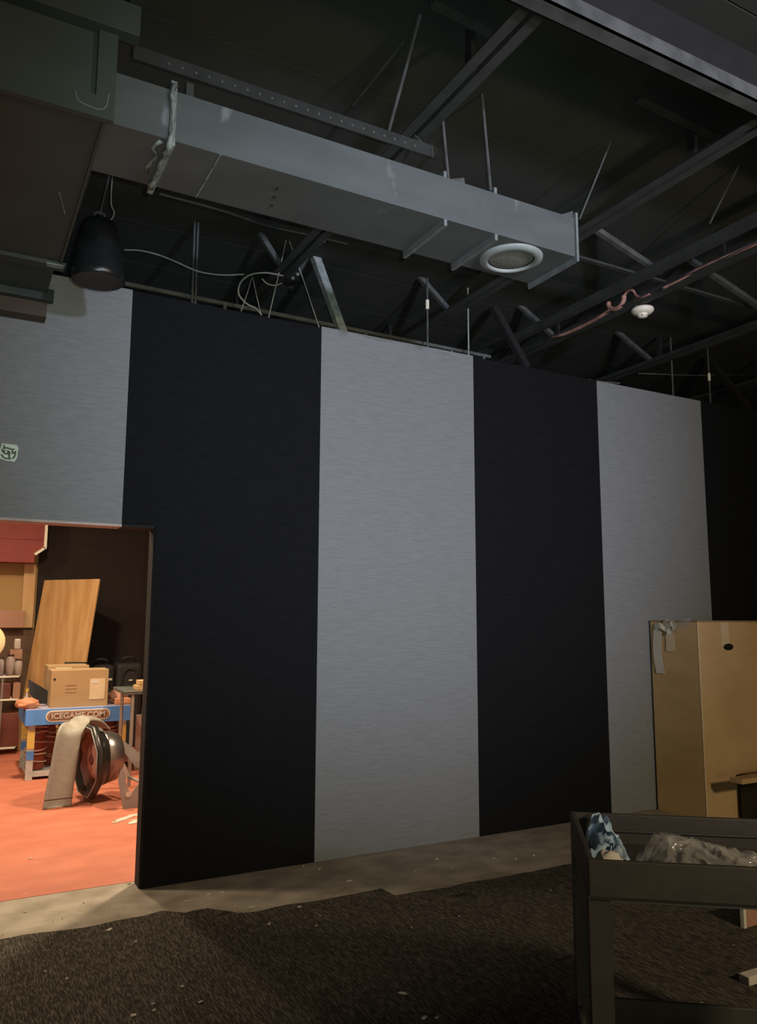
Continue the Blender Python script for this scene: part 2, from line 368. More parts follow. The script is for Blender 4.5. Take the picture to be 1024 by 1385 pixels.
for k, dist in enumerate((0, 0, 0.03, 0.08, 0.16, 0.3)):
    row = []
    for p in fine:
        z = 0.010 + (max(lift(p.x), 0) * math.exp(-dist/0.07))
        if k == 0: z -= 0.0085
        jit = random.uniform(-0.004, 0.004) if k < 2 else 0
        row.append(bm.verts.new((p.x, p.y - dist + jit, z)))
    rows.append(row)
row = [bm.verts.new((p.x, YB+0.02, 0.010)) for p in fine]; rows.append(row)
for A, C in zip(rows, rows[1:]):
    for i in range(len(A)-1): bm.faces.new([A[i], A[i+1], C[i+1], C[i]])
obj('carpet', bm, CARPET, label='dark brown ribbed carpet cut back from the concrete strip at the wall', cat='carpet')

# ================================================================== ROOF STEEL
CZ = 3.80
def joist(x, label, ya, yb, web=True):
    r = empty('roof_joist', (x, ya, CZ), label, 'ceiling joist', 'black steel steel joists under the roof deck')
    bm = B()
    angle_iron(bm, (x+0.012, ya, CZ), (x+0.012, yb, CZ), 0.05, 0.006, 1); angle_iron(bm, (x-0.012, ya, CZ), (x-0.012, yb, CZ), 0.05, 0.006, -1)
    obj('bottom_chord', bm, STEEL, r)
    y = ya+.4
    while y < yb:
        obj('deck_stub', box(B(), (x-.012, y-.02, CZ+.02), (x+.012, y+.02, DECKZ)), BLACKST, r); y += 1.6
    return r
joist(-1.0, 'black steel joist above the large duct', 2.12, 10.9)
joist(0.42, 'black steel joist over the seam between the large and the narrow duct', 2.12, 10.9)
joist(1.80, 'black steel joist crossing above the middle of the narrow duct', 2.12, 10.9)
joist(3.18, 'black steel joist passing just beyond the round diffuser end of the duct', 2.12, 10.9)
joist(4.27, 'black steel joist carrying the faded red pipe', 1.2, 10.9)
joist(5.46, 'black steel joist above the right grey felt panel', 1.2, 10.9)
joist(6.80, 'black steel joist farthest to the right', 1.2, 10.9)
# single angle beside the pipe joist
bm = B(); angle_iron(bm, (3.96, 1.4, CZ-0.005), (3.96, 10.9, CZ-0.005), 0.06, 0.007, 1)
obj('steel_angle', bm, STEEL, label='single dark steel angle running beside the pipe-carrying joist', cat='steel angle', loc=(3.96, 1.4, CZ))
for yy, zz in ((3.0, 0), (5.4, 0)): pass
# girder along X at y 2.1
r = empty('roof_girder', (XL+0.1, 2.1, CZ), 'heavy dark steel girder crossing the top right corner', 'girder')
bm = B(); angle_iron(bm, (XL+0.1, 2.07, CZ-0.02), (XR-0.1, 2.07, CZ-0.02), 0.085, 0.009, -1) if False else None
bm = B(); box(bm, (XL+0.1, 2.02, CZ-0.02), (XR-0.1, 2.028, CZ+0.05)); box(bm, (XL+0.1, 2.02, CZ-0.02), (XR-0.1, 2.085, CZ-0.012))
obj('front_angle', bm, STEEL_L, r)
obj('web_plate', box(B(), (XL+0.1, 2.045, CZ-.011), (XR-0.1, 2.06, DECKZ)), BLACKST, r)
# X-running bridging angles
def bridging(y, xa, xb, label, z=CZ+0.055):
    bm = B(); angle_iron(bm, (xa, y, z), (xb, y, z), 0.035, 0.005, 1)
    obj('bridging_angle', bm, STEEL, label=label, cat='bridging', loc=(xa, y, z), group='horizontal bridging between the joists')
bridging(3.70, 1.8, 9.3, 'thin steel bridging angle beyond the end of the narrow duct')
bridging(6.4, -1.0, 9.3, 'thin steel bridging angle beyond the panelled wall')
# short stub angle at the girder (upper right and upper centre)
for (pa, pb, lab) in (((858, 140), (962, 190), 'short steel stub below the girder at upper right'), ((580, 12), (660, 52), 'short steel stub joining the girder above the narrow duct')):
    a = at(*pa, 2, CZ+0.16); b = at(*pb, 2, CZ+0.16)
    bm = B(); angle_iron(bm, a, b, 0.05, 0.006, 1); obj('stub_angle', bm, STEEL, label=lab, cat='steel angle', loc=a)
# perforated strut above the duct
r = empty('perforated_strut', (0.48, 2.97, 3.70), 'perforated steel strut hung above the narrow duct', 'strut')
bm = B(); bx = 1.90
box(bm, (0.48, 2.95, 3.69), (bx, 2.957, 3.75)); box(bm, (0.48, 2.957, 3.743), (bx, 3.01, 3.75)); obj('strut_body', bm, BLACKST2, r)
for k in range(22):
    x = 0.62 + k*0.055
    obj('bolt_hole', lathe(B(), [(0, 0.0), (0.006, 0.0), (0.006, 0.004), (0, 0.004)], (x, 2.9495, 3.715), V((0,-1,0)), 8), DOT, r)
bm = B(); bar(bm, (0.72, 3.0, 3.52), (0.72, 3.0, 3.70), 0.03, 0.006); obj('drop_strap', bm, STEEL, r)
bm = B(); bar(bm, (1.88, 3.0, 3.75), (1.80, 3.0, 3.80), 0.03, 0.006); obj('drop_strap', bm, STEEL, r)
# diagonal cross bridging
def diag(pb, pt, yy, label, m=STEEL, wdt=0.034, kind='bridging_strut', th=0.006):
    a = at(*pb, 1, yy); b = at(*pt, 1, yy)
    d = b-a; L = (DECKZ-0.01-a.z)/max(d.z, .05); b2 = a+d*max(1.0, L) if kind == 'bridging_strut' else b
    bm = B(); angle_iron(bm, a, b2, wdt, th, 1)
    obj(kind, bm, m, label=label, cat='brace', loc=a)
diag((606, 419), (562, 369), 4.77, 'grey diagonal strut running up left above the middle grey panel', STEEL_L)
diag((750, 456), (694, 406), 4.84, 'grey diagonal strut ending at the faded red pipe', STEEL_L)
diag((896, 370), (828, 325), 3.55, 'grey diagonal strut right of the duct end', STEEL_L)
diag((882, 489), (830, 445), 4.89, 'grey diagonal strut below the white ceiling sensor', STEEL_L)
diag((1030, 416), (969, 375), 3.57, 'grey diagonal strut at the right edge above the sensor', STEEL_L)
diag((378, 360), (356, 325), 4.69, 'short pale diagonal strut left of the hanging wires', STEEL_L)
# solid black bars standing in for shadow bands above the wall
for (pa, pb, yy, lab) in (((712, 497), (658, 398), 4.95, 'thick black bar standing in for a shadow band right of the middle grey panel top'), ((1012, 552), (945, 470), 4.95, 'thick black bar standing in for a shadow band at the far right above the wall')):
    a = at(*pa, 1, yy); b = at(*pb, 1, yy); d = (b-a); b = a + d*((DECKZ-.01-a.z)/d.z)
    obj('shadow_bar', bar(B(), a, b, 0.055, 0.055), BLACKST, label=lab, cat='brace', loc=a)
# pale diagonal brace standing on the wall top
r = empty('pale_brace', at(462, 452, 1, 4.84), 'pale galvanised brace slanting up from the wall top beside the middle grey panel', 'brace')
a = at(462, 452, 1, 4.84); b = at(421, 338, 1, 4.84)
obj('brace_channel', angle_iron(B(), a, b, 0.055, 0.006, 1), GALV, r)
obj('foot_plate', bar(B(), a+V((-.05, 0, .0)), a+V((.05, 0, .0)), 0.06, 0.012), GALV, r)
e = b + V((-0.30, 0.0, -0.42)); e = at(392, 392, 1, 4.9)
obj('cross_strut', bar(B(), b+V((0, .02, 0)), e, 0.04, 0.03), STEEL, r)

# ================================================================== NARROW DUCT
y0, y1, z0, z1, xe = 2.807, 3.165, 3.30, 3.505, 2.63
r = empty('narrow_duct', (0.36, y0, z0), 'long narrow grey duct with a round diffuser near its end', 'duct')
for (xa, xb) in ((0.372, 0.611), (0.611, 1.853), (1.853, 2.138), (2.138, xe)):
    obj('duct_section', box(B(), (xa, y0, z0), (xb, y1, z1)), DUCT, r)
def flange(x, label, m=DUCT, t=0.02, h=0.028, side=True):
    bm = B()
    if side: box(bm, (x, y0-h*0.5, z0-h), (x+t, y0, z1+h))
    box(bm, (x, y1, z0-h), (x+t, y1+h*0.5, z1+h))
    box(bm, (x, y0, z0-h), (x+t, y1, z0)); box(bm, (x, y0, z1), (x+t, y1, z1+h))
    obj('flange', bm, m, r, label=label)
flange(0.600, 'sealant-smeared pale flange', SEAM, 0.022, 0.030)
flange(1.845, None, FLNG, 0.016, 0.030, False); flange(2.13, None, FLNG, 0.016, 0.030, False); flange(xe-0.004, None, FLNG, 0.014, 0.026)
# lumps of sealant around the first flange
pth = [V((0.608, y0-0.018, z1+.01-.024*k)) for k in range(10)] + [V((0.606, y0-.012+k*.028, z0-.030)) for k in range(13)]
rr_ = [random.uniform(.006, .013) for _ in pth]
obj('sealant_smear', tube(B(), [p+V((random.uniform(-.008, .006), 0, random.uniform(-.003, .003))) for p in pth], rr_, 7), SEAM, r, smooth=True)
pth = [V((0.585-random.uniform(0, .03), y0+.02+k*.03, z0-.004)) for k in range(9)]
obj('sealant_smear', tube(B(), pth, [random.uniform(.004, .012) for _ in pth], 6, sy=.4), SEAM, r, smooth=True)
obj('hanger_tab', prism(B(), [(1.87, y0+.01, z1), (1.97, y0+.01, z1), (1.965, y0+.01, z1+0.035)], (0, .006, 0)), STEEL_L, r)
obj('hanger_tab', prism(B(), [(xe-0.09, y0+.01, z1), (xe, y0+.01, z1), (xe, y0+.01, z1+0.045)], (0, .006, 0)), STEEL_L, r)
obj('seam_line', box(B(), (0.80, y0+0.0, z0-0.003), (0.806, y1, z0)), SEAM, r)
for p in ((1.085, 2.93), (1.10, 3.0), (1.115, 3.07)):
    obj('screw', lathe(B(), [(0, 0), (.007, 0), (.007, .004), (0, .004)], (p[0], p[1], z0), V((0,0,-1)), 8), BLACKST, r)
# round diffuser
c = (2.355, 2.975, z0)
obj('diffuser_ring', lathe(B(), [(0.118, 0.0), (0.118, 0.016), (0.124, 0.019), (0.155, 0.012), (0.158, 0.0)], c, V((0,0,-1)), 40), RING, r, smooth=True)
dz = 0.0
obj('diffuser_bowl', lathe(B(), [(0.112, 0.002), (0.09, 0.007), (0.05, 0.010), (0, 0.011)], c, V((0,0,-1)), 32), GRILL, r, smooth=True)
obj('diffuser_gap', lathe(B(), [(0.1182, 0.001), (0.1182, 0.004), (0.111, 0.004), (0.111, 0.001)], c, V((0,0,-1)), 32), BLACKST, r, smooth=True)
# hangers from the joists to the duct
def hanger(pa, pb, yy, label, rad=0.007, m=STEEL_L, nm='hanger_rod'):
    a, b = at(*pa, 1, yy), at(*pb, 1, yy)
    obj(nm, tube(B(), [a, b], rad, 6), m, label=label, cat='rod', loc=b)
hanger((599, 163), (607, 247), 2.86, 'thin steel rod holding the middle of the narrow duct')
hanger((650, 105), (665, 272), 2.86, 'longer thin steel rod holding the narrow duct before its diffuser')
a, b = at(843, 150, 1, 2.82), at(784, 296, 1, 2.82)
a = b + (a-b)*((DECKZ-.03-b.z)/(a.z-b.z)); obj('hanger_wire', tube(B(), [a, b], 0.005, 6), STEEL_L, label='slanting wire tied to the end flange of the narrow duct', cat='wire', loc=b)

def deckline(pa, za, pb, zb, rad, label, nm='hanger_strap', cat='rod'):
    a, b = at(*pa, 2, za), at(*pb, 2, zb)
    obj(nm, tube(B(), [a, b], rad, 6), STEEL_L, label=label, cat=cat, loc=a)
deckline((569, 18), DECKZ-.006, (526, 176), 3.755, .009, 'long thin strap from the deck down to the perforated strut')
deckline((545, 58), DECKZ-.006, (478, 142), DECKZ-.006, .006, 'thin conduit fixed to the deck left of the long strap', 'deck_conduit', 'conduit')
deckline((1000, 222), DECKZ-.006, (960, 302), CZ+.055, .006, 'faint slanting wire between the two right-hand joists', 'hanger_wire', 'wire')
# ================================================================== LARGE DUCT
r = empty('large_duct', (-2.9, 2.75, 3.27), 'large dark olive duct entering at the upper left', 'duct')
xr = 0.355
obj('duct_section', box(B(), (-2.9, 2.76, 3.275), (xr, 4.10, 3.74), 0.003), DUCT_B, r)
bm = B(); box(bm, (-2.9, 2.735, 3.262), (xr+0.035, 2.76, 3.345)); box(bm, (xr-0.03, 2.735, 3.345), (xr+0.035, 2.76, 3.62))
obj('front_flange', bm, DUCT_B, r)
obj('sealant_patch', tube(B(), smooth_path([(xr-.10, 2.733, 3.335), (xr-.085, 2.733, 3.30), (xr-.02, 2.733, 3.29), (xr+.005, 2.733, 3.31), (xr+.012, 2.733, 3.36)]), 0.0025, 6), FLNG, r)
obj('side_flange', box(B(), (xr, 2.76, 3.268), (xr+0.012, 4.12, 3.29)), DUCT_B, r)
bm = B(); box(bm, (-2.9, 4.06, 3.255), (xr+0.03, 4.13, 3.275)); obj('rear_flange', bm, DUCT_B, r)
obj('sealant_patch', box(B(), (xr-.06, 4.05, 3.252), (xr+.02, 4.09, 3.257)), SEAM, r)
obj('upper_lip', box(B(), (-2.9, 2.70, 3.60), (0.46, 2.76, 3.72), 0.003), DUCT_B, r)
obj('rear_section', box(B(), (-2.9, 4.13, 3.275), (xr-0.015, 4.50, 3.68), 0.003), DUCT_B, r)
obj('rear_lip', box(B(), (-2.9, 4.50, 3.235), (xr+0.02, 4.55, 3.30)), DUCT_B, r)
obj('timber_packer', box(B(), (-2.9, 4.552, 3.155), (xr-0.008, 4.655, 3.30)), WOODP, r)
# seam ribs on the bottom sheet
obj('scratch', tube(B(), [at(80, 260, 2, 3.2735), at(88, 290, 2, 3.2735)], 0.002, 5), SEAM, r)

# ================================================================== PENDANT SPEAKER
c = at(133, 378, 1, 4.0); c = V((c.x, 4.0, c.z))
r = empty('pendant_speaker', c, 'black tapered pendant speaker hanging behind the large duct', 'speaker')
ax = V((-0.03, 0, 1)).normalized()
obj('speaker_shell', lathe(B(), [(0.0, 0.318), (0.055, 0.315), (0.078, 0.30), (0.092, 0.27), (0.108, 0.18), (0.122, 0.08), (0.130, 0.02), (0.130, -0.004), (0.122, -0.012)], c, ax, 36), SPK, r, smooth=True)
obj('speaker_grille', lathe(B(), [(0.1215, -0.011), (0.10, -0.020), (0.05, -0.027), (0, -0.028)], c, ax, 36), SPKG, r, smooth=True)
t = c+ax*0.318
obj('mount_loop', tube(B(), smooth_path([t+V((-.03, 0, -.01)), t+V((-.02, 0, .035)), t+V((.02, 0, .035)), t+V((.03, 0, -.01))]), 0.006, 6), STEEL_L, r)
obj('suspension_cable', tube(B(), [t+V((0, 0, .03)), t+V((.03, -.1, .25)), t+V((.05, -.1, .55))], 0.0035, 6), STEEL_L, r)
obj('suspension_cable', tube(B(), smooth_path([t+V((.05, 0, .0)), t+V((.07, 0, .06)), t+V((.05, 0, .14)), t+V((.045, -.1, .5))]), 0.003, 6), CABLE, r)

# ================================================================== WIRES ABOVE THE WALL
yy = 4.72
def wire(pts, rad, m, label, nm='hanging_wire', cat='wire', y=yy, sm=True):
    P = [at(px, py, 1, y) for px, py in pts]
    obj(nm, tube(B(), smooth_path(P) if sm else P, rad, 6), m, label=label, cat=cat, loc=P[0], smooth=True)
wire([(388, 320), (376, 375), (363, 431)], 0.004, CABLE, 'taller pale wire slanting down left to the wall top', sm=False)
wire([(390, 322), (412, 383), (432, 444)], 0.004, CABLE, 'taller pale wire slanting down right to the wall top', sm=False)
wire([(341, 375), (334, 398), (326, 421)], 0.003, CABLE, 'short pale wire slanting left inside the cable loop', sm=False)
wire([(342, 375), (347, 400), (353, 425)], 0.003, CABLE, 'short pale wire slanting right inside the cable loop', sm=False)
wire([(168, 338), (190, 339), (215, 345), (240, 355), (268, 367), (300, 372), (330, 371)], 0.0055, CABLE, 'long white cable running from the speaker', 'white_cable', 'cable')
wire([(383, 373), (360, 369), (338, 372), (325, 383), (323, 398), (334, 411), (346, 417), (354, 426)], 0.006, CABLE, 'white cable curled into a loop above the black panel', 'white_cable', 'cable', y=4.71)
wire([(354, 377), (362, 384), (372, 386), (382, 383)], 0.005, CABLE, 'short white cable end beside the curled loop', 'white_cable', 'cable', y=4.70)
wire([(455, 309), (445, 322), (428, 333), (412, 343), (398, 358)], 0.005, CABLE, 'thin pale cable running up to the underside of the duct', 'white_cable', 'cable', y=4.6)
P_ = [at(px, py, 2, DECKZ-.009) for px, py in ((215, 262), (300, 285), (360, 305), (420, 318), (470, 330))]
obj('conduit', tube(B(), smooth_path(P_), .009, 6), STEEL, label='dark conduit on the deck in the gap under the narrow duct', cat='conduit', loc=P_[0])
# dark junction cluster
c = at(394, 362, 1, 4.80)
r = empty('junction_box', c, 'dark junction box where the hanging wires meet', 'junction box')
obj('box_body', box(B(), c-V((.05, .03, .10)), c+V((.05, .03, .10)), 0.006), BLACKST, r)
obj('conduit_stub', tube(B(), [c+V((.03, 0, .10)), c+V((.12, 0, .20))], 0.013, 8), STEEL, r)
for dx in (-.03, .0, .035):
    bm = B(); bmesh.ops.create_icosphere(bm, subdivisions=2, radius=.012, matrix=Matrix.Translation(c+V((dx, -.035, -.09+abs(dx)))))
    obj('wire_nut', bm, CABLE, r, smooth=True)
c2 = at(392, 383, 1, 4.82); obj('lower_cover', lathe(B(), [(0, 0), (.045, 0), (.06, .02), (.05, .05), (0, .055)], c2, V((0,0,1)), 16), BLACKST, r, smooth=True)
# rods standing on the wall
def rod(px, pt, pb, label, tagy=None, dbl=False, m=STEEL_L, rad=0.0075, y=4.76):
    a, b = at(px[0], pt, 1, y), at(px[1], pb, 1, y); b.x = a.x = (a.x+b.x)/2; a.z = DECKZ-.002
    b.z = TOP+0.005
    r = empty('suspension_rod', b, label, 'rod')
    if dbl:
        obj('rod', tube(B(), [a+V((-.010, 0, 0)), b+V((-.010, 0, 0))], rad, 6), m, r); obj('rod', tube(B(), [a+V((.012, 0, 0)), b+V((.012, 0, 0))], rad, 6), m, r)
    else: obj('rod', tube(B(), [a, b], rad, 6), m, r)
    obj('anchor', lathe(B(), [(0, 0), (.016, 0), (.016, .018), (.006, .03), (0, .03)], b, V((0,0,1)), 8), GALV, r)
    if tagy:
        c = at((px[0]+px[1])/2, tagy, 1, y); c.x = b.x
        obj('white_tag', tube(B(), [c-V((0, 0, .035)), c+V((0, 0, .035))], 0.013, 8), WHITE, r, label='white tag sleeve on the rod')
rod((265, 265), 240, 405, 'double rod rising above the left black panel', dbl=True)
rod((578, 578), 330, 470, 'rod with a white tag above the middle grey panel', tagy=412)
rod((633, 633), 330, 480, 'plain pale rod at the right end of the middle grey panel', m=GALV, rad=0.006)
rod((908, 907), 410, 533, 'plain rod above the right grey panel', rad=0.008)
rod((959, 959), 470, 545, 'rod with a white tag at the far right of the wall top', tagy=510)
wire([(864, 505), (912, 507), (960, 508), (1035, 506)], 0.005, STEEL_L, 'thin horizontal wire above the right grey panel', y=5.0, sm=False)
obj('steel_offcut', bar(B(), (4.62, 4.72, TOP+.012), (4.90, 4.76, TOP+.05), .03, .012), STEEL_L, label='short steel offcut lying over the corner of the right grey panel', cat='offcut', loc=(4.62, 4.72, TOP))
obj('steel_offcut', bar(B(), (4.50, 4.71, TOP+.012), (4.70, 4.74, TOP+.012), .02, .010), STEEL_L, label='short steel offcut on top of the right black panel', cat='offcut', loc=(4.5, 4.71, TOP))

# ================================================================== RED PIPE + SENSOR
r = empty('red_pipe', at(745, 458, 0, 4.23), 'faded red flexible pipe lying along a joist', 'pipe')
def pp(px, py, x=4.22): return at(px, py, 0, x)
obj('pipe_run', tube(B(), smooth_path([pp(745, 457), pp(765, 451), pp(790, 440), pp(812, 428), pp(826, 419)]), [0.010]*4+[0.014]*21, 8), PINK, r, smooth=True)
obj('pipe_bend', tube(B(), smooth_path([pp(823, 409), pp(824, 415), pp(830, 418), pp(838, 415), pp(843, 408), pp(844, 400)]), 0.018, 10), PINK, r, smooth=True)
obj('pipe_hose', tube(B(), smooth_path([pp(844, 400), pp(849, 394), pp(856, 393), pp(860, 399), pp(866, 402), pp(879, 397)]), 0.010, 8), PINK, r, smooth=True)
obj('pipe_run', tube(B(), smooth_path([pp(896, 390), pp(920, 378), pp(945, 364), pp(985, 346), pp(1040, 322)]), 0.011, 8), PINK, r, smooth=True)
c = at(869, 420, 2, 3.775)
r = empty('ceiling_sensor', c, 'round white ceiling sensor hanging under the joists', 'sensor')
obj('sensor_base', lathe(B(), [(0, .02), (.050, .02), (.080, .012), (.082, -.004), (.066, -.022), (.045, -.03), (0, -.031)], c, V((0,0,1)), 28), WHITE, r, smooth=True)
obj('sensor_dome', lathe(B(), [(.040, -.028), (.038, -.045), (.024, -.054), (0, -.056)], c, V((0,0,1)), 24), WHITE, r, smooth=True)
for k in range(5):
    a = k*math.tau/5; q = c+V((math.cos(a)*.034, math.sin(a)*.034, -.044)); obj('vent_slot', box(B(), q-V((.006, .006, .004)), q+V((.006, .006, .004))), CARDIN, r)
obj('mount_bracket', box(B(), (c.x-.10, c.y-.012, c.z+.02), (4.262, c.y+.012, c.z+.027)), STEEL, r) if c.x < 4.25 else obj('mount_bracket', box(B(), (4.28, c.y-.012, c.z+.02), (c.x+.02, c.y+.012, c.z+.03)), STEEL, r)

# ================================================================== STICKER ON THE LEFT GREY PANEL
c = at(12.5, 612, 1, D-0.001)
r = empty('wall_sticker', c, 'small pale green sticker with dark green marks on the grey panel', 'sticker')
def sp(u, v, d=0.0): return V((c.x+u*0.052, D-0.0015-d, c.z+v*0.052))
obj('sticker_base', prism(B(), [sp(-.72, .9), (sp(.7, .85)), sp(.85, .55), sp(.78, -.5), (sp(.55, -.95)), (sp(-.2, -.9)), (sp(-1, -.7)), (sp(-1, -.2))], (0, -0.002, 0)), STICK, r)
for pts in ([(-.62, .35), (-.2, .45), (.2, .35), (.5, .4)], [(-.7, .1), (-.3, -.2), (0, .1)], [(-.55, .75), (-.5, .45)], [(.2, .2), (.45, .0), (.2, -.1)], [(-.75, -.3), (-.5, -.6), (-.2, -.68), (.2, -.7)],
            [(.1, -.25), (.0, -.45), (.15, -.6)], [(.6, .2), (.55, -.3), (.35, -.65)], [(-.4, .2), (-.55, -.05), (-.7, .3)], [(-.2, .2), (.05, -.05), (-.1, -.3)]):
    obj('ink_mark', tube(B(), smooth_path([sp(u, v, .0025) for u, v in pts]), 0.0048, 6), STICKG, r)

# ================================================================== TALL CARTON BY THE WALL
bx0, bx1, by0, by1, bz = 5.03, 6.10, 4.18, 4.645, 1.49
r = empty('tall_carton', (bx0, by0, 0.0), 'tall brown cardboard carton standing against the felt wall', 'carton')
obj('carton_body', box(B(), (bx0, by0, 0.0), (bx1, by1, bz-0.004), 0.004), CARDBIG, r)
# open-flap rim and corner seams
bm = B(); box(bm, (bx0-.003, by0-.003, bz-.010), (bx1, by0+.004, bz+.002)); obj('top_edge', bm, CARDIN, r)
bm = B(); box(bm, (bx0-.004, by0, bz-.010), (bx0+.004, by1, bz+.002)); obj('top_edge', bm, CARDIN, r)
obj('corner_edge', box(B(), (bx0-.002, by0-.002, 0.0), (bx0+.012, by0+.001, bz-.01)), TAPEC, r)
a = at(980, 843, 1, by0-.002); b = at(981, 874, 1, by0-.002)
obj('tape_strip', box(B(), (a.x-.045, by0-.0025, b.z), (a.x+.045, by0-.0005, bz)), TAPEC, r, label='pale tape strip on the carton front')
# hand hole under it
hh = at(985, 875, 1, by0); bm = B()
lathe(bm, [(0, 0), (.030, 0), (.030, .003), (0, .003)], V((0, 0, 0)), V((0,-1,0)), 16)
bmesh.ops.transform(bm, matrix=Matrix.Translation(V((hh.x, by0-.001, hh.z)))@Matrix.Diagonal((1.9, 1, 0.9, 1)), verts=bm.verts)
obj('hand_hole', bm, BLKPL, r)
# sticky tape hanging on the carton's left side
r2 = empty('tape_tangle', (bx0-.01, 4.4, bz), 'crumpled white tape hanging over the tall carton corner', 'tape')
def lp(px, py, d=0.012): return at(px, py, 0, bx0-d)
def ribbon(pts, width, thick, wdir):
    bm = B(); P = smooth_path(pts); wdir = V(wdir).normalized()
    rows = []
    for i, p in enumerate(P):
        d = (P[min(i+1, len(P)-1)]-P[max(i-1, 0)]).normalized(); n = d.cross(wdir).normalized()
        rows.append([bm.verts.new(p+wdir*s*width/2+n*t*thick/2) for s, t in ((-1,-1),(1,-1),(1,1),(-1,1))])
    for A, C in zip(rows, rows[1:]):
        for k in range(4): bm.faces.new([A[k], A[(k+1)%4], C[(k+1)%4], C[k]])
    bm.faces.new(rows[0][::-1]); bm.faces.new(rows[-1]); return bm
obj('hanging_strip', ribbon([lp(890, 846), lp(889, 866), lp(890, 890), lp(894, 911)], 0.085, 0.002, (0, 1, 0)), TAPE, r2)
obj('short_strip', ribbon([lp(906, 858, .008), lp(907, 870, .008), lp(907, 881, .008)], 0.085, 0.002, (0, 1, 0)), TAPEC, r2)
obj('crumpled_strip', ribbon([lp(886, 848, .02), lp(893, 846, .03), lp(900, 850, .025), lp(908, 843, .03), lp(909, 852, .02), lp(902, 855, .03)], 0.05, 0.002, (.3, .4, 1)), TAPE, r2)
obj('tape_loop', ribbon([lp(899, 845, .02), lp(901, 839, .03), lp(908, 839, .03), lp(912, 846, .02), lp(908, 852, .02)], 0.045, 0.002, (0.2, 1, 0.2)), TAPE, r2)
obj('clear_tail', ribbon([lp(912, 850, .01), lp(922, 845, .015), lp(935, 840, .01)], 0.06, 0.0015, (0, .3, 1)), CLEAR, r2)
# slat protruding in front of the carton
a = at(997, 1056, 1, by0-.30)
obj('timber_offcut', box(B(), (a.x, by0-.34, a.z-.02), (a.x+.9, by0-.24, a.z+.015), 0.003), TAN, label='loose timber batten leaning out in front of the tall carton', cat='batten', loc=a)
# low block holding the batten off the floor
obj('floor_crate', box(B(), (a.x+.35, by0-.50, 0.010), (a.x+.9, by0-.05, a.z-.02), 0.01), BLKPL, label='dark crate under the timber batten behind the cart', cat='crate', loc=(a.x+.35, by0-.5, 0))

# ================================================================== BLACK CART
N0 = at(795, 1163, 2, 0.85); F0 = at(771, 1097, 2, 0.85)
vdir = (F0-N0); WID = vdir.length; vdir.normalize(); udir = V((vdir.y, -vdir.x, 0))
MC = Matrix((udir, vdir, V((0,0,1)))).transposed().to_4x4(); MC.translation = V((N0.x, N0.y, 0))
r = empty('utility_cart', (N0.x, N0.y, 0), 'black two-tier utility cart at the lower right', 'cart')
LEN = 1.02
def cpart(name, bm, m, label=None):
    bmesh.ops.transform(bm, matrix=MC, verts=bm.verts); return obj(name, bm, m, r, label=label)
def tray(zt, h, nm):
    t = 0.018
    bm = B(); box(bm, (0, 0, zt-h), (LEN, WID, zt-h+0.012)); cpart(nm+'_bottom', bm, CARTIN)
    for nm2, a, b in ((nm+'_front_rim', (0, 0, zt-h), (LEN, t, zt)), (nm+'_rear_rim', (0, WID-t, zt-h), (LEN, WID, zt)), (nm+'_end_rim', (0, t, zt-h), (t, WID-t, zt)), (nm+'_end_rim', (LEN-t, t, zt-h), (LEN, WID-t, zt))):
        bm = B(); box(bm, a, b, 0.004); cpart(nm2, bm, CART)
tray(0.85, 0.105, 'upper_tray'); 
zl = 0.27; tray(zl, 0.10, 'lower_tray')
bm = B(); box(bm, (0.018, WID-0.026, 0.795), (LEN-.018, WID-0.018, 0.801)); cpart('tray_rib', bm, CARTIN)
for (ux, vy) in ((0, 0), (LEN, 0), (0, WID), (LEN, WID)):
    bm = B(); sx = 1 if ux == 0 else -1; sy = 1 if vy == 0 else -1
    pts = [(ux, vy), (ux+sx*.058, vy), (ux+sx*.058, vy+sy*.014), (ux+sx*.014, vy+sy*.014), (ux+sx*.014, vy+sy*.085), (ux, vy+sy*.085)]
    prism(bm, [(p[0], p[1], 0.10) for p in pts], (0, 0, 0.649)); cpart('corner_post', bm, CART)
    cx, cy = ux+sx*.06, vy+sy*.06
    bm = B(); lathe(bm, [(0, -.014), (.03, -.014), (.038, -.010), (.038, .010), (.03, .014), (0, .014)], (cx, cy, 0.0485), V((0,1,0)), 20); cpart('caster_wheel', bm, BLKPL)
    bm = B(); box(bm, (cx-.018, cy-.024, .05), (cx+.018, cy-.017, .11)); box(bm, (cx-.018, cy+.017, .05), (cx+.018, cy+.024, .11)); box(bm, (cx-.03, cy-.03, .105), (cx+.03, cy+.03, zl-.10)); cpart('caster_fork', bm, STEEL_L)
# crumpled things in the tray
from mathutils import noise
def crumple(name, m, u0, u1, v0, v1, zbase, hfun, nu, nv, seed, label, cat, amp, fr=22, ani=(1, 1)):
    bm = B(); g_ = []; so = V((seed*3.1, seed*1.7, 0))
    for i in range(nu+1):
        row = []
        for j in range(nv+1):
            a, b = i/nu, j/nv; h = hfun(a, b); u = u0+(u1-u0)*a; v = v0+(v1-v0)*b
            q = V((u*fr*ani[0], v*fr*ani[1], 0))+so
            rdg = (1-abs(noise.noise(q))*2.2)*.6+(1-abs(noise.noise(q*2.3))*2.2)*.4
            f = min(1, h/.02)
            row.append(bm.verts.new(MC @ V((u+noise.noise(q+V((9, 0, 0)))*amp*.7*f, v+noise.noise(q+V((0, 9, 0)))*amp*.7*f, zbase+max(0.001, h+(rdg-.5)*amp*f)))))
        g_.append(row)
    for i in range(nu):
        for j in range(nv): bm.faces.new([g_[i][j], g_[i+1][j], g_[i+1][j+1], g_[i][j+1]])
    o = obj(name, bm, m, label=label, cat=cat, loc=MC @ V(((u0+u1)/2, (v0+v1)/2, zbase)))
    for p in o.data.polygons: p.use_smooth = True
    return o
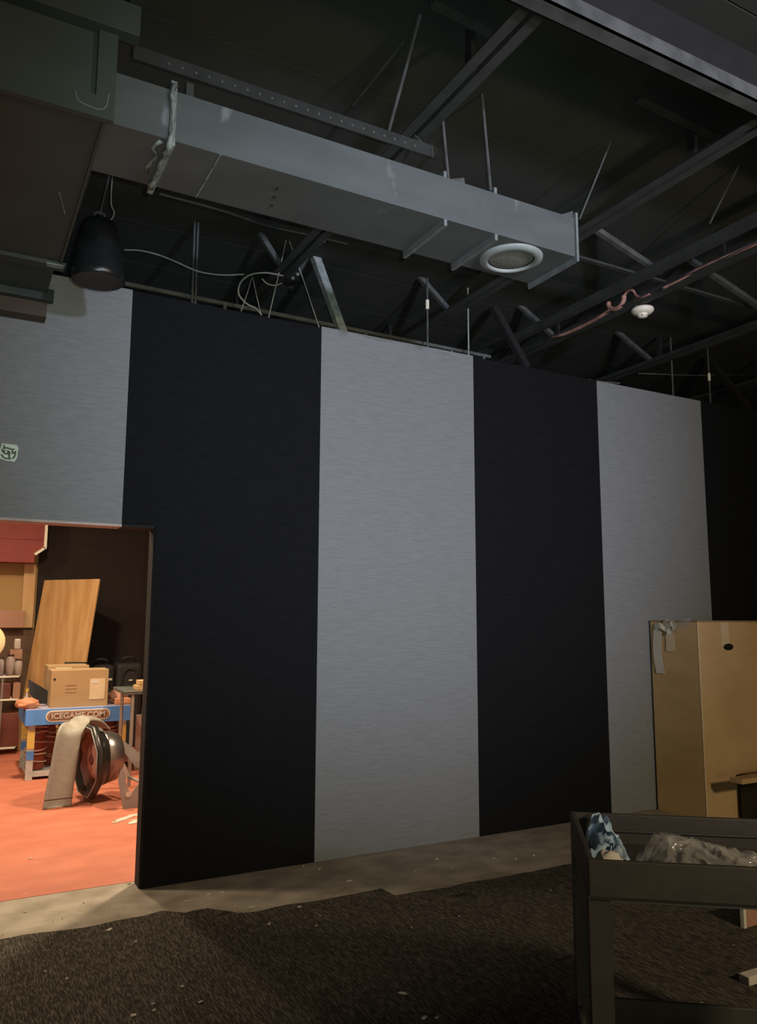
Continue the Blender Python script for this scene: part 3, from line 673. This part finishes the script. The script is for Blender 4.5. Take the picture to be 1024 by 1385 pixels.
zb = 0.7575
crumple('blue_plastic_bag', BLUEBAG, 0.045, 0.155, 0.25, 0.495, zb, lambda a, b: (0.02+0.072*b**.8)*max(0, math.sin(math.pi*min(1, a*.93+.07)))**.5, 34, 50, 3, 'crumpled pale blue plastic bag in the corner of the cart tray', 'bag', 0.045, 20, (1.2, .8))
crumple('white_tissue', PAPER, 0.030, 0.125, 0.13, 0.235, zb, lambda a, b: 0.066*max(0, math.sin(math.pi*a)*math.sin(math.pi*b))**.5, 16, 16, 11, 'crumpled white tissue below the blue plastic bag', 'tissue', 0.026, 34)
crumple('clear_plastic_bag', CLEAR, 0.170, 0.62, 0.035, 0.34, zb, lambda a, b: (0.105*max(0, 1-a)**.75+.020)*max(0, math.sin(math.pi*min(1, max(0, b))))**.6*min(1, a*7+.05), 100, 60, 5, 'crumpled clear plastic bag lying along the cart tray', 'bag', 0.036, 15, (.9, 1.2))
# pale framed piece under the cart & white offcut
a = at(1007, 1256, 2, 0.012)
r2 = empty('framed_offcut', a, 'small white-edged brown offcut standing on the carpet under the cart', 'offcut')
bm = B(); box(bm, (a.x, a.y, .011), (a.x+.018, a.y+.02, .115)); box(bm, (a.x, a.y, .115), (a.x+.30, a.y+.02, .133)); obj('white_edge', bm, PAPER, r2)
obj('brown_board', box(B(), (a.x+.018, a.y+.004, .011), (a.x+.30, a.y+.018, .115)), MAUVE, r2)
a = at(1014, 1334, 2, 0.012)
obj('white_block', box(B(), (a.x, a.y, .0105), (a.x+.12, a.y+.05, .045), 0.004), PAPER, label='small white block on the carpet at the right edge', cat='block', loc=a)

# ================================================================== DEBRIS ON THE FLOOR
def scrap(px, py, s, ang, el, label=None, z=None):
    rnd = random.Random(px*7+py)
    p = at(px, py, 2, 0.0); z = 0.0115 if z is None else z
    n = 6; pts = []; s *= .72
    for k in range(n):
        a = k*math.tau/n; q = V((math.cos(a)*s*el, math.sin(a)*s, 0))*rnd.uniform(.55, 1.1)
        q.rotate(Matrix.Rotation(ang, 3, 'Z')); pts.append(V((p.x, p.y, z))+q+V((0, 0, rnd.uniform(0, .006))))
    bm = B(); cvt = bm.verts.new(V((p.x, p.y, z+.006))); vs = [bm.verts.new(q) for q in pts]; bt = [bm.verts.new((q.x, q.y, z)) for q in pts]
    for k in range(n): bm.faces.new([cvt, vs[k], vs[(k+1)%n]]); bm.faces.new([vs[k], bt[k], bt[(k+1)%n], vs[(k+1)%n]])
    bm.faces.new(bt[::-1])
    obj('paper_scrap', bm, PAPER, label=label, cat='scrap', loc=(p.x, p.y, z), group='pale scraps on the carpet' if z > .01 else 'pale scraps on the concrete')
L1 = 'pale paper scrap on the dark carpet '
for px, py, s, an, el, lb in ((148, 1261, .018, .3, 1.5, L1+'near the doorway'), (183, 1278, .008, .5, 2, L1+'just right of the doorway scrap'), (364, 1253, .010, .9, 2.6, L1+'below the left black panel'),
        (61, 1318, .007, 0, 1, L1+'at the lower left'), (90, 1328, .008, .2, 1.4, L1+'at the lower left, the more right-hand one'), (207, 1362, .012, 1.2, 1.3, L1+'near the bottom left, upper of the cluster'),
        (208, 1371, .014, .1, 1.4, L1+'near the bottom left, middle of the cluster'), (180, 1378, .013, .4, 1.6, L1+'near the bottom left, left of the cluster'),
        (247, 1339, .010, .2, 1.4, L1+'lower left, left of a pair'), (271, 1360, .010, .0, 1.6, L1+'lower left, right of a pair'), (237, 1297, .006, .2, 1, L1+'in front of the left black panel'),
        (545, 1348, .016, -.7, 1.6, L1+'in the bottom centre'), (574, 1382, .012, .5, 2.6, L1+'at the bottom edge in the centre'), (591, 1381, .009, .3, 2, L1+'at the bottom edge, right of the centre scrap'),
        (433, 1242, .007, .2, 1, L1+'below the seam of left black and grey panels'), (428, 1256, .007, .3, 1, L1+'a little below the panel seam'), (557, 1258, .006, .3, 1, L1+'below the middle grey panel'),
        (621, 1243, .005, .3, 1, L1+'below the right part of the middle grey panel'), (405, 1230, .009, .3, 2, L1+'at the carpet edge below the panel seam'), (745, 1207, .006, .3, 1.4, L1+'left of the cart')):
    scrap(px, py, s, an, el, lb)
L2 = 'pale scrap on the bare concrete '
for px, py, s, an, el, lb in ((253, 1219, .010, .25, 5, L2+'in front of the left black panel, longest'), (283, 1211, .014, .6, 2, L2+'in front of the left black panel'), (340, 1228, .012, -.3, 3, L2+'by the carpet bump'),
        (319, 1225, .010, .4, 2, L2+'left beside the carpet bump'), (300, 1207, .010, -.2, 2, L2+'close to the left black panel'), (277, 1228, .010, 1.0, 2, L2+'on the curled carpet edge'),
        (472, 1192, .008, .1, 4, L2+'below the left side of the middle grey panel'), (591, 1162, .014, .1, 1.5, L2+'below the middle of the middle grey panel'), (610, 1176, .009, 1.4, 2, L2+'upright below the middle grey panel'),
        (561, 1178, .010, .2, 1.3, L2+'in the middle of the strip'), (668, 1161, .008, 0, 1.6, L2+'below the right black panel'), (698, 1162, .007, 0, 2, L2+'below the right black panel, farther right'),
        (722, 1157, .010, .1, 2, L2+'below the right black panel near the cart'), (410, 1172, .009, 0, 1.4, L2+'against the foot of the left black panel'), (432, 1176, .006, .1, 3, L2+'at the seam foot'), (34, 1234, .010, .2, 1.6, L2+'in the doorway')):
    scrap(px, py, s, an, el, lb, 0.0005)
bm = B(); rnd = random.Random(4)
for k in range(300):
    if k < 120: px, py, z = rnd.uniform(0, 1000), rnd.uniform(1240, 1385), .0105
    else: px, py, z = rnd.uniform(150, 760), 0, 0.0
    p = at(px, py if z else 1200, 2, 0)
    if not z: p = V((rnd.uniform(0.3, 4.3), rnd.uniform(4.12, 4.64), 0))
    elif p.y > 4.0: continue
    s = rnd.uniform(.001, .0032)
    bmesh.ops.create_cone(bm, segments=4, radius1=s, radius2=s*.4, depth=s*.8, cap_ends=True, matrix=Matrix.Translation((p.x, p.y, z+s*.4+.001))@Matrix.Rotation(rnd.uniform(0, 3), 4, 'Z')@Matrix.Diagonal((rnd.uniform(1, 2.5), 1, 1, 1)))
obj('floor_crumbs', bm, CRUMB, label='fine pale crumbs scattered over carpet and bare concrete', cat='debris', kind='stuff')

# ================================================================== STOREROOM THINGS
# --- plywood sheet leaning on the partition
TL, TR_ = V((.94, 10.2, 1.94)), V((1.46, 9.5, 1.94)); dn = V((-.235, -.176, -1.93))
nrm = (TR_-TL).cross(dn).normalized()
bm = B(); prism(bm, [TL, TR_, TR_+dn, TL+dn], nrm*0.018)
obj('wood_sheet', bm, PLY, label='large striped wooden sheet leaning at the back of the storeroom', cat='board', loc=(TL+TR_)/2+dn)
# --- blue game table
yf, yb = 8.10, 8.95; xa, xb = at(35, 967, 1, yf).x, at(178, 965, 1, yf).x; zt, zbt = at(100, 957, 1, yf).z, at(100, 978, 1, yf).z
r = empty('game_table', (xa, yf, 0), 'bright blue game table loaded with cartons in the storeroom', 'table')
obj('tabletop', box(B(), (xa, yf, zt-.012), (xb, yb, zt)), LILAC, r)
for nm, a, b in (('apron', (xa, yf-.012, zbt), (xb, yf+.012, zt-.006)), ('apron', (xa, yb-.02, zbt), (xb, yb, zt-.013)), ('apron', (xa-.004, yf+.013, zbt), (xa+.016, yb-.021, zt-.013)), ('apron', (xb-.016, yf+.013, zbt), (xb, yb-.021, zt-.013))):
    obj(nm, box(B(), a, b), BLUE, r)
for lx, ly in ((xa+.03, yf+.05), (xb-.10, yf+.05), (xa+.03, yb-.12), (xb-.10, yb-.12)):
    lg = obj('leg', box(B(), (lx, ly, 0.003), (lx+.06, ly+.06, zbt)), LEGP, r)
    obj('yellow_band', box(B(), (lx-.002, ly-.004, zbt-.22), (lx+.062, ly-.0005, zbt-.05)), YEL, lg)
    obj('blue_band', box(B(), (lx-.002, ly-.004, zbt-.32), (lx+.062, ly-.0005, zbt-.24)), BLUE, lg)
obj('foot_rail', box(B(), (xa+.03, yf+.055, .03), (xb-.09, yf+.085, .075)), LEGP, r)
obj('lower_shelf', box(B(), (xa+.03, yf+.09, .05), (xb-.04, yb-.07, .065)), LEGP, r)
# badge with lettering
bl, br = at(62, 966, 1, yf-.014), at(149, 966, 1, yf-.014); ch = (zt+zbt)/2+.003; hh = .052
def pill(x0, x1, z, h, y, th):
    pts = []
    for k in range(9): a = math.pi/2 + k*math.pi/8; pts.append((x0+h+math.cos(a)*h, y, z+math.sin(a)*h))
    for k in range(9): a = -math.pi/2 + k*math.pi/8; pts.append((x1-h+math.cos(a)*h, y, z+math.sin(a)*h))
    return prism(B(), pts, (0, -th, 0))
bd = obj('badge', pill(bl.x, br.x, ch, hh, yf-.0125, .004), CREAM, r)
obj('badge_inlay', pill(bl.x+.012, br.x-.012, ch, hh-.012, yf-.0168, .003), BADGE, bd)
obj('badge_line', pill(bl.x+.022, br.x-.022, ch-.001, hh-.019, yf-.0200, .001), LETTER, bd)
obj('badge_face', pill(bl.x+.026, br.x-.026, ch-.001, hh-.022, yf-.0212, .001), BADGE, bd)
cu = bpy.data.curves.new('lettering', 'FONT'); cu.body = 'ICEGAME.COM'; cu.size = .066; cu.extrude = .002; cu.align_x = 'CENTER'; cu.align_y = 'CENTER'; cu.offset = .0012
to = bpy.data.objects.new('tmp', cu); COL.objects.link(to); bpy.context.view_layer.update()
me = bpy.data.meshes.new_from_object(to.evaluated_get(bpy.context.evaluated_depsgraph_get())); bpy.data.objects.remove(to)
bm = B(); bm.from_mesh(me); xs = [v.co.x for v in bm.verts]; sc = (br.x-bl.x-.10)/(max(xs)-min(xs))
bmesh.ops.transform(bm, matrix=Matrix.Translation(((bl.x+br.x)/2, yf-.0245, ch-.002))@Matrix.Rotation(math.pi/2, 4, 'X')@Matrix.Diagonal((sc, 1, 1, 1)), verts=bm.verts)
obj('lettering', bm, LETTER, bd)
# --- cartons on the table
def rect(px0, px1, pt, pb, y): a, b = at(px0, pt, 1, y), at(px1, pb, 1, y); return a.x, b.x, b.z, a.z
x0, x1, _, z1 = rect(70, 145, 907, 955, 8.16)
r = empty('carton', (x0, 8.16, zt), 'square brown carton at the front of the blue table', 'carton')
obj('carton_body', box(B(), (x0, 8.16, zt+.001), (x1, 8.44, z1), .003), CARD, r)
a_, b_, c_, d_ = rect(89, 103, 927, 936, 8.158)
for zz in (d_, (c_+d_)/2, c_): obj('printed_line', box(B(), (a_, 8.1575, zz-.003), (b_, 8.16, zz+.003)), CARDIN, r)
a_, b_, c_, d_ = rect(122, 141, 918, 945, 8.158); obj('shipping_label', box(B(), (a_, 8.1575, c_), (b_, 8.16, d_)), TAPEC, r)
a_, b_, c_, d_ = rect(124, 133, 920, 924, 8.156); obj('label_patch', box(B(), (a_, 8.1555, c_), (b_, 8.1575, d_)), TAPE, r)
q = at(74, 919, 1, 8.158); obj('punched_hole', lathe(B(), [(0, 0), (.012, 0), (.012, .002), (0, .002)], (q.x, 8.1595, q.z), V((0,-1,0)), 10), BLKPL, r)
x0, x1, _, z1 = rect(65, 118, 901, 955, 8.46)
r = empty('carton', (x0, 8.46, zt), 'taller brown carton behind the square one on the blue table', 'carton')
obj('carton_body', box(B(), (x0, 8.46, zt+.001), (x1, 8.80, z1), .003), CARD, r)
a_, b_, c_, d_ = rect(76, 97, 903, 907, 8.458); obj('torn_label', box(B(), (a_, 8.4575, c_), (b_, 8.46, d_)), PAPER, r)
# --- black slanted panel
P = [at(px, py, 1, 8.38) for px, py in ((38, 918), (66, 935), (66, 952), (50, 952), (40, 938))]
for p_ in P: p_.z = max(p_.z, zt+.002)
obj('slanted_panel', prism(B(), P, (0, .02, 0)), BLKPL, label='black slanted panel left of the cartons on the blue table', cat='panel', loc=P[3])
# --- cloths / heaps on the table
def lump(name, m, px, py, y, sx, sy, sz, label, cat, seed, zb=None, jit=.35):
    c = at(px, py, 1, y); zb = zt if zb is None else zb; rnd = random.Random(seed); bm = B()
    bmesh.ops.create_icosphere(bm, subdivisions=3, radius=1)
    ph = [rnd.uniform(0, 6) for _ in range(6)]
    for v in bm.verts:
        n = 1+jit*.5*(math.sin(v.co.x*5+ph[0])*math.sin(v.co.y*6+ph[1])+math.sin(v.co.z*7+ph[2])*math.sin(v.co.x*4+ph[3]))
        v.co *= n; v.co = V((c.x+v.co.x*sx, y+v.co.y*sy, max(zb+.001, zb+sz*.45+v.co.z*sz*.6)))
    return obj(name, bm, m, label=label, cat=cat, loc=(c.x, y, zb), smooth=True)
lump('folded_cloth', ORANGE, 37, 952, 8.22, .10, .08, .09, 'orange-brown folded cloth at the left end of the blue table', 'cloth', 2)
lump('small_tool_bag', MAUVE, 158, 946, 8.35, .10, .09, .12, 'reddish brown bag at the right end of the blue table', 'bag', 5)
x0, x1, _, z1 = rect(156, 176, 941, 955, 8.17)
obj('flat_box', box(B(), (x0, 8.14, zt+.001), (x1, 8.25, zt+.06), .004), ORANGE, label='small orange-brown box at the right corner of the blue table', cat='box', loc=(x0, 8.14, zt))
c = at(29, 944, 1, 8.55)
r = empty('spray_bottle', (xa+.03, 8.45, zt), 'small pale bottle behind the folded cloth on the blue table', 'bottle')
obj('bottle_body', lathe(B(), [(0, 0), (.028, 0), (.028, .08), (.012, .11), (.012, .13), (0, .13)], (xa+.03, 8.45, zt+.001), V((0,0,1)), 12), JAR, r, smooth=True)
obj('bottle_cap', lathe(B(), [(0, .13), (.014, .13), (.014, .16), (0, .16)], (xa+.03, 8.45, zt+.001), V((0,0,1)), 10), YEL, r)
# --- drums with wire under the table
for i, (px, lab) in enumerate(((47, 'rust red drum wound with pinkish wire under the left of the blue table'), (64, 'rust red drum wound with wire behind the grey chute'), (146, 'dark red drum under the right of the blue table'))):
    y = 8.35 + .22*(i == 1); c = at(px, 1030, 1, y); rr = .085 if i != 1 else .07
    r = empty('wire_drum', (c.x, y, .066), lab, 'drum')
    top = .50 if i == 0 else .46
    obj('drum_body', lathe(B(), [(0, 0), (rr*.9, 0), (rr, .02), (rr*.95, .14), (rr, .26), (rr*.8, top-.07), (rr*.5, top-.03), (0, top-.03)], (c.x, y, .066), V((0,0,1)), 20), COPPER, r, smooth=True)
    for k in range(6):
        h = .08+.062*k+random.uniform(-.01, .01); tl = random.uniform(-.03, .03)
        ring = [V((c.x+math.cos(a)*(rr+.012), y+math.sin(a)*(rr+.012), .066+h+tl*math.cos(a+k))) for a in [q*math.tau/18 for q in range(18)]]
        obj('wire_turn', tube(B(), ring, .006, 6, closed=True), WIRE, r, smooth=True)
# --- grey chute and drum housing
Yc = 6.9
r = empty('arcade_seat_shell', (at(76, 1096, 2, 0.003).x, Yc, 0.003), 'upright grey curved plastic shell with a black and chrome round housing', 'shell')
P = [(77, 1097, 6.88), (80, 1075, 6.90), (86, 1040, 6.93), (91, 1008, 6.96), (95, 990, 6.99), (102, 979, 7.06), (113, 976, 7.16), (127, 979, 7.26), (139, 990, 7.32)]
pts = smooth_path([at(px, py, 1, yv) for px, py, yv in P], 5)
pts[0].z = 0.004
bm = B(); rows = []
for i, p in enumerate(pts):
    t = i/(len(pts)-1); wd = .215*(1-.25*t); d = (pts[min(i+1, len(pts)-1)]-pts[max(i-1, 0)]).normalized()
    sd = V((1, .10, 0)).normalized() if t < .5 else V((1, .10, 0)).lerp(V((.75, -.65, 0)), (t-.5)*2).normalized()
    sd = (sd-d*sd.dot(d)).normalized(); n = d.cross(sd)
    if i == 0: sd = V((1, .1, 0)).normalized(); n = V((0, 1, 0))
    sec = []
    for k in range(9):
        u = -1+2*k/8; sec.append(p+sd*u*wd/2 + n*(-.035*(1-u*u))*(1 if n.y < 0 else -1))
    sec2 = [q+(-n if n.y < 0 else n)*.016 for q in sec]
    rows.append([bm.verts.new(q) for q in sec+sec2[::-1]])
for A, C in zip(rows, rows[1:]):
    for k in range(18): bm.faces.new([A[k], A[(k+1)%18], C[(k+1)%18], C[k]])
bm.faces.new(rows[0]); bm.faces.new(rows[-1][::-1])
zmin = min(v.co.z for v in bm.verts)
for v in bm.verts:
    if v.co.z < .004: v.co.z = .004
obj('curved_shell', bm, GREYP, r, smooth=True)
a = at(79, 1081, 1, 6.86); obj('shell_joint', bar(B(), (a.x-.105, 6.855, a.z), (a.x+.105, 6.868, a.z), .014, .006), BLKPL, r)
cc = at(115.5, 1029, 1, 7.02); ax = V((.975, .20, .02)).normalized()
obj('housing_rim', lathe(B(), [(.235, .03), (.27, .0), (.30, -.005), (.315, .02), (.305, .05), (.27, .06), (.235, .05)], cc, ax, 8, power=2.0, rot=.35), BLKPL, r, smooth=True)
obj('housing_shell', lathe(B(), [(.285, .045), (.245, .08), (.215, .11), (.21, .14)], cc, ax, 40), BLKPL, r, smooth=True)
obj('chrome_shroud', lathe(B(), [(.212, .13), (.216, .14), (.196, .24), (.18, .262), (.0, .265)], cc+V((0, 0, .01)), ax, 40), SILV, r, smooth=True)
obj('inner_shell', lathe(B(), [(.236, .035), (.19, .09), (.12, .115), (0, .118)], cc, ax, 36), MARO, r, smooth=True)
obj('inner_disc', lathe(B(), [(.0, .05), (.10, .055), (.15, .07), (.155, .085), (0, .10)], cc+V((0, 0, .0)), ax, 32), PINKD, r, smooth=True)
obj('disc_hub', lathe(B(), [(0, .035), (.035, .04), (.045, .055), (0, .06)], cc, ax, 20), MARO, r, smooth=True)
obj('rim_trim', lathe(B(), [(.288, -.008), (.294, -.012), (.300, -.008), (.294, -.002)], cc, ax, 8, power=2.0, rot=.35), GREYP2, r, smooth=True)
obj('cable_bundle', tube(B(), smooth_path([at(103, 984, 1, 7.15), at(118, 981, 1, 7.2), at(133, 986, 1, 7.22), at(143, 996, 1, 7.2)]), .018, 8), GREYP2, r, smooth=True)
# bracket behind
def plate(pxs, y, th): return prism(B(), [at(px, py, 1, y) for px, py in pxs], (0, th, 0))
obj('upper_bracket', plate([(142, 991), (152, 994), (166, 1001), (196, 1024), (196, 1042), (182, 1036), (170, 1020), (158, 1006), (143, 997)], 7.28, .012), GREYP2, r)
lowp = [(160, 1056), (164, 1080), (166, 1098), (178, 1100), (196, 1096), (196, 1050), (186, 1062), (178, 1073), (172, 1066), (169, 1046), (164, 1040)]
bm = B(); base = at(178, 1097, 2, .004); prism(bm, [at(px, py, 1, 6.62) for px, py in lowp], (0, .012, 0))
for v in bm.verts: v.co.z = max(v.co.z, .004)
obj('lower_bracket', bm, GREYP2, r)
obj('bracket_hole', lathe(B(), [(0, 0), (.022, 0), (.022, .003), (0, .003)], at(174, 1069, 1, 6.619)+V((.0, 0, -.03)), V((0,-1,0)), 14), PAPER, r)
obj('cross_bar', tube(B(), [at(160, 1045, 1, 7.1), at(196, 1060, 1, 6.7)], .012, 8), GREYP2, r)
obj('pale_fin', plate([(166, 1026), (172, 1040), (175, 1048), (170, 1055), (165, 1050)], 6.9, .008), JAR, r)
# --- steel stand / side table
yl = 7.45; xL = at(180, 935, 1, yl).x
ztab = at(170, 935, 1, yl).z
r = empty('steel_side_table', (xL, yl, 0.003), 'narrow steel side table behind the doorway edge', 'table')
xt0 = at(168, 935, 1, yl).x
obj('tabletop', box(B(), (xt0, yl-.03, ztab-.03), (xt0+.9, yl+.55, ztab), .004), STEEL_L, r)
obj('edge_band', box(B(), (xt0-.003, yl-.035, ztab-.004), (xt0+.9, yl-.03, ztab+.003)), CHROME, r)
for lx, ly in ((xL, yl), (xt0+.84, yl), (xL, yl+.5), (xt0+.84, yl+.5)):
    obj('leg', tube(B(), [(lx, ly, .003), (lx, ly, ztab-.03)], .016, 10), CHROME, r)
for k, (pa, pb, lab) in enumerate((((187, 925), 0, 'upper timber block stacked on the steel side table'), ((183, 931), 0, 'lower timber block on the steel side table'))):
    q = at(*pa, 1, yl+.1); z_ = ztab + (.045 if k == 0 else 0.001)
    obj('timber_block', box(B(), (q.x, yl+.05, z_), (q.x+.35, yl+.2, z_+.04), .003), TAN, label=lab, cat='timber', loc=(q.x, yl+.05, z_))
# pale strip leaning on the partition
a = at(192, 931, 1, 8.6); b = at(203, 850, 1, 10.2)
a = V((a.x, 8.75, .004)); 
pb = at(202, 857, 1, 10.2); foot = V((at(192, 940, 1, 10.05).x, 9.98, .004))
obj('leaning_strip', prism(B(), [foot+V((-.03, 0, 0)), foot+V((.12, 0, 0)), pb+V((.015, .0, .02)), pb+V((-.004, 0, 0))], (0, .018, 0)), TAN, label='pale wooden strip leaning upright beside the doorway edge', cat='strip', loc=foot)
# --- black equipment bags behind the table
def bag(px0, px1, pt, y, label, zb=.004, seed=1):
    x0, x1, _, z1 = rect(px0, px1, pt, 955, y)
    r = empty('equipment_case', ((x0+x1)/2, y, zb), label, 'case')
    o = obj('case_body', box(B(), (x0, y, zb), (x1, y+.32, z1), .05), BLKBAG, r)
    obj('case_handle', tube(B(), smooth_path([(x0+.06, y+.16, z1-.01), (x0+.10, y+.12, z1+.05), (x1-.10, y+.12, z1+.055), (x1-.06, y+.16, z1-.01)]), .016, 8), BLKBAG, r, smooth=True)
    obj('front_rib', tube(B(), smooth_path([(x0+.06, y-.005, z1-.25), (x0+.09, y-.012, z1-.10), ((x0+x1)/2, y-.012, z1-.07), (x1-.09, y-.012, z1-.10), (x1-.06, y-.005, z1-.25)]), .010, 6), BLKBAG, r, smooth=True)
    return r, x0, x1, z1
r1, x0, x1, z1 = bag(117, 154, 900, 9.64, 'black equipment case behind the brown cartons')
q = at(148, 919, 1, 9.61); obj('white_tag', box(B(), (q.x-.045, 9.622, q.z-.012), (q.x+.03, 9.632, q.z+.012)), PAPER, r1, label='white tag on the case')
r1, x0, x1, z1 = bag(158, 192, 897, 9.64, 'black equipment case right of the other one, by the steel side table')
q = at(177, 920, 1, 9.61); obj('white_tag', box(B(), (q.x-.02, 9.622, q.z-.008), (q.x+.02, 9.632, q.z+.008)), PAPER, r1, label='white tag on the case')
x0, x1, _, z1 = rect(88, 113, 896, 955, 9.02)
obj('rolled_mat', tube(B(), [(x0, 9.05, z1-.03), (x1+.02, 9.05, z1-.035)], .034, 12), BLKBAG, label='black roll lying behind the taller carton', cat='roll', loc=(x0, 9.05, z1), smooth=True)
obj('black_trunk', box(B(), (x0-.02, 8.98, .004), (x1-.01, 9.12, z1-.066), .01), BLKBAG, label='black trunk under the black roll behind the blue table', cat='trunk', loc=(x0, 9.2, 0))
# pale sacks seen below the side table
q0, q1 = at(183, 970, 1, 8.25), at(183, 970, 1, 8.25)
obj('pale_board', box(B(), (q0.x+.01, 8.25, .004), (q0.x+.40, 8.275, q0.z+.02)), JAR, label='pale board standing behind the legs of the steel side table', cat='board', loc=(q0.x, 8.25, .004))
# --- shelves at the left
Ys = 9.72; x0, x1 = -1.6, at(28, 915, 1, Ys).x
r = empty('wire_shelving', (x0, Ys, 0.003), 'wire shelving rack at the left of the storeroom', 'shelving')
sz = [at(20, 1010, 1, Ys).z, at(20, 945, 1, Ys).z, at(20, 914, 1, Ys).z]
for xx in (x0, x1-.18, x0+.9):
    for yv in (Ys, Ys+.3): obj('post', tube(B(), [(xx, yv, .003), (xx, yv, sz[2])], .012, 8), CHROME, r)
for z_ in sz:
    bm = B(); box(bm, (x0-.02, Ys-.02, z_-.016), (x1, Ys-.006, z_)); box(bm, (x0-.02, Ys+.31, z_-.016), (x1, Ys+.32, z_)); box(bm, (x1-.014, Ys-.02, z_-.016), (x1, Ys+.32, z_))
    for k in range(11): tube(bm, [(x0-.02, Ys+.0+k*.03, z_-.004), (x1, Ys+k*.03, z_-.004)], .003, 4)
    obj('wire_shelf', bm, CREAM, r)
def jar(x, y, z, rad, h, label):
    r = empty('storage_jar', (x, y, z), label, 'jar', 'greyish jars on the wire shelving')
    obj('jar_body', lathe(B(), [(0, 0), (rad, 0), (rad, h*.75), (rad*.75, h*.86), (rad*.75, h*.9), (0, h*.9)], (x, y, z), V((0,0,1)), 16), JAR, r, smooth=True)
    obj('jar_lid', lathe(B(), [(0, h*.9), (rad*.8, h*.9), (rad*.8, h), (0, h)], (x, y, z), V((0,0,1)), 14), LID, r)
zz = sz[2]+.001
for k, (px, rd, h, lb) in enumerate(((0, .038, .20, 'greyish jar at the left end of the top wire shelf'), (13, .047, .23, 'larger greyish jar in the middle of the top wire shelf'), (24, .042, .18, 'wide greyish jar nearest the wooden sheet'))):
    q = at(px, 910, 1, Ys+.09); jar(q.x, Ys+.09, zz, rd, h, lb)
x_, x2, _, _ = rect(12, 28, 900, 914, Ys+.2)
obj('shelf_box', box(B(), (x_, Ys+.16, zz), (x2, Ys+.30, zz+.28), .004), MAUVE, label='mauve-brown box at the back of the top wire shelf', cat='box', loc=(x_, Ys+.18, zz))
obj('small_parcel', box(B(), (x_+.04, Ys+.18, zz+.281), (x2-.02, Ys+.29, zz+.40), .015), JAR, label='greyish parcel on top of the mauve-brown box', cat='parcel', loc=(x_, Ys+.18, zz+.28))
for k, (pxa, pxb) in enumerate(((-12, 14), (17, 27))):
    a, b = at(pxa, 940, 1, Ys+.03), at(pxb, 940, 1, Ys+.03)
    obj('shelf_bin', box(B(), (a.x, Ys+.03, sz[1]+.001), (b.x, Ys+.29, sz[1]+.17 ), .006), (MARO, MAUVE)[k], label=('dark maroon bin on the middle wire shelf', 'brown bin on the middle wire shelf by its end')[k], cat='bin', loc=(a.x, Ys+.03, sz[1]))
a, b = at(-20, 990, 1, Ys+.03), at(25, 990, 1, Ys+.03)
obj('shelf_bin', box(B(), (a.x, Ys+.03, sz[0]+.001), (b.x, Ys+.29, sz[0]+.36), .006), MARO, label='big dark maroon bin on the lowest wire shelf', cat='bin', loc=(a.x, Ys, sz[0]))
# hanging cupboard / box under the soffit
a, b, c_, d_ = rect(-60, 32, 825, 849, 10.24)
obj('wall_cupboard', box(B(), (a, 10.24, c_), (b, 10.398, d_), .004), MAUVE, label='long mauve-brown box fixed low on the ochre wall', cat='cupboard', loc=(a, 10.24, c_))
a, b, c_, d_ = rect(33, 46, 760, 849, 10.37)
obj('timber_post', box(B(), (a, 10.34, c_), (b-.02, 10.398, poly[2].z), .004), TAN, label='pale timber post section fixed to the ochre wall beside the wooden sheet', cat='post', loc=(a, 10.34, c_))
# yellow disc at the left edge
c = at(-20, 868, 1, 9.5)
r = empty('yellow_disc', c, 'pale yellow round disc at the left edge of the doorway view', 'disc')
obj('disc_rim', lathe(B(), [(0, 0), (.13, 0), (.19, .02), (.195, .035), (.19, .045), (0, .045)], c, V((0,-1,0)), 28), GOLD, r, smooth=True)
obj('disc_stem', tube(B(), [(c.x, 9.5, .003), (c.x, 9.5, c.z)], .015, 8), CHROME, r)
obj('disc_foot', lathe(B(), [(0, 0), (.16, 0), (.16, .02), (0, .03)], (c.x, 9.5, .003), V((0,0,1)), 20), CHROME, r)
# torn paper by the bracket
for px, py, s, el, an, lb in ((158, 1112, .03, 3.0, .6, 'thin torn paper sliver on the red floor left of the bracket'), (182, 1112, .05, 2.6, .9, 'torn white paper on the red floor in front of the bracket'), (170, 1107, .06, 2.4, .5, 'torn white paper on the red floor just under the bracket tip'), (184, 1103, .06, 2.0, .2, 'larger torn white paper on the red floor by the doorway edge')):
    scrap(px, py, s, an, el, lb, 0.003)
for px, py, s, lb in ((42, 1162, .012, 'small dark chip on the red floor in the doorway'), (175, 1196, .01, 'small pale chip on the red floor near the doorway edge')):
    scrap(px, py, s, .4, 2.2, lb, 0.003)
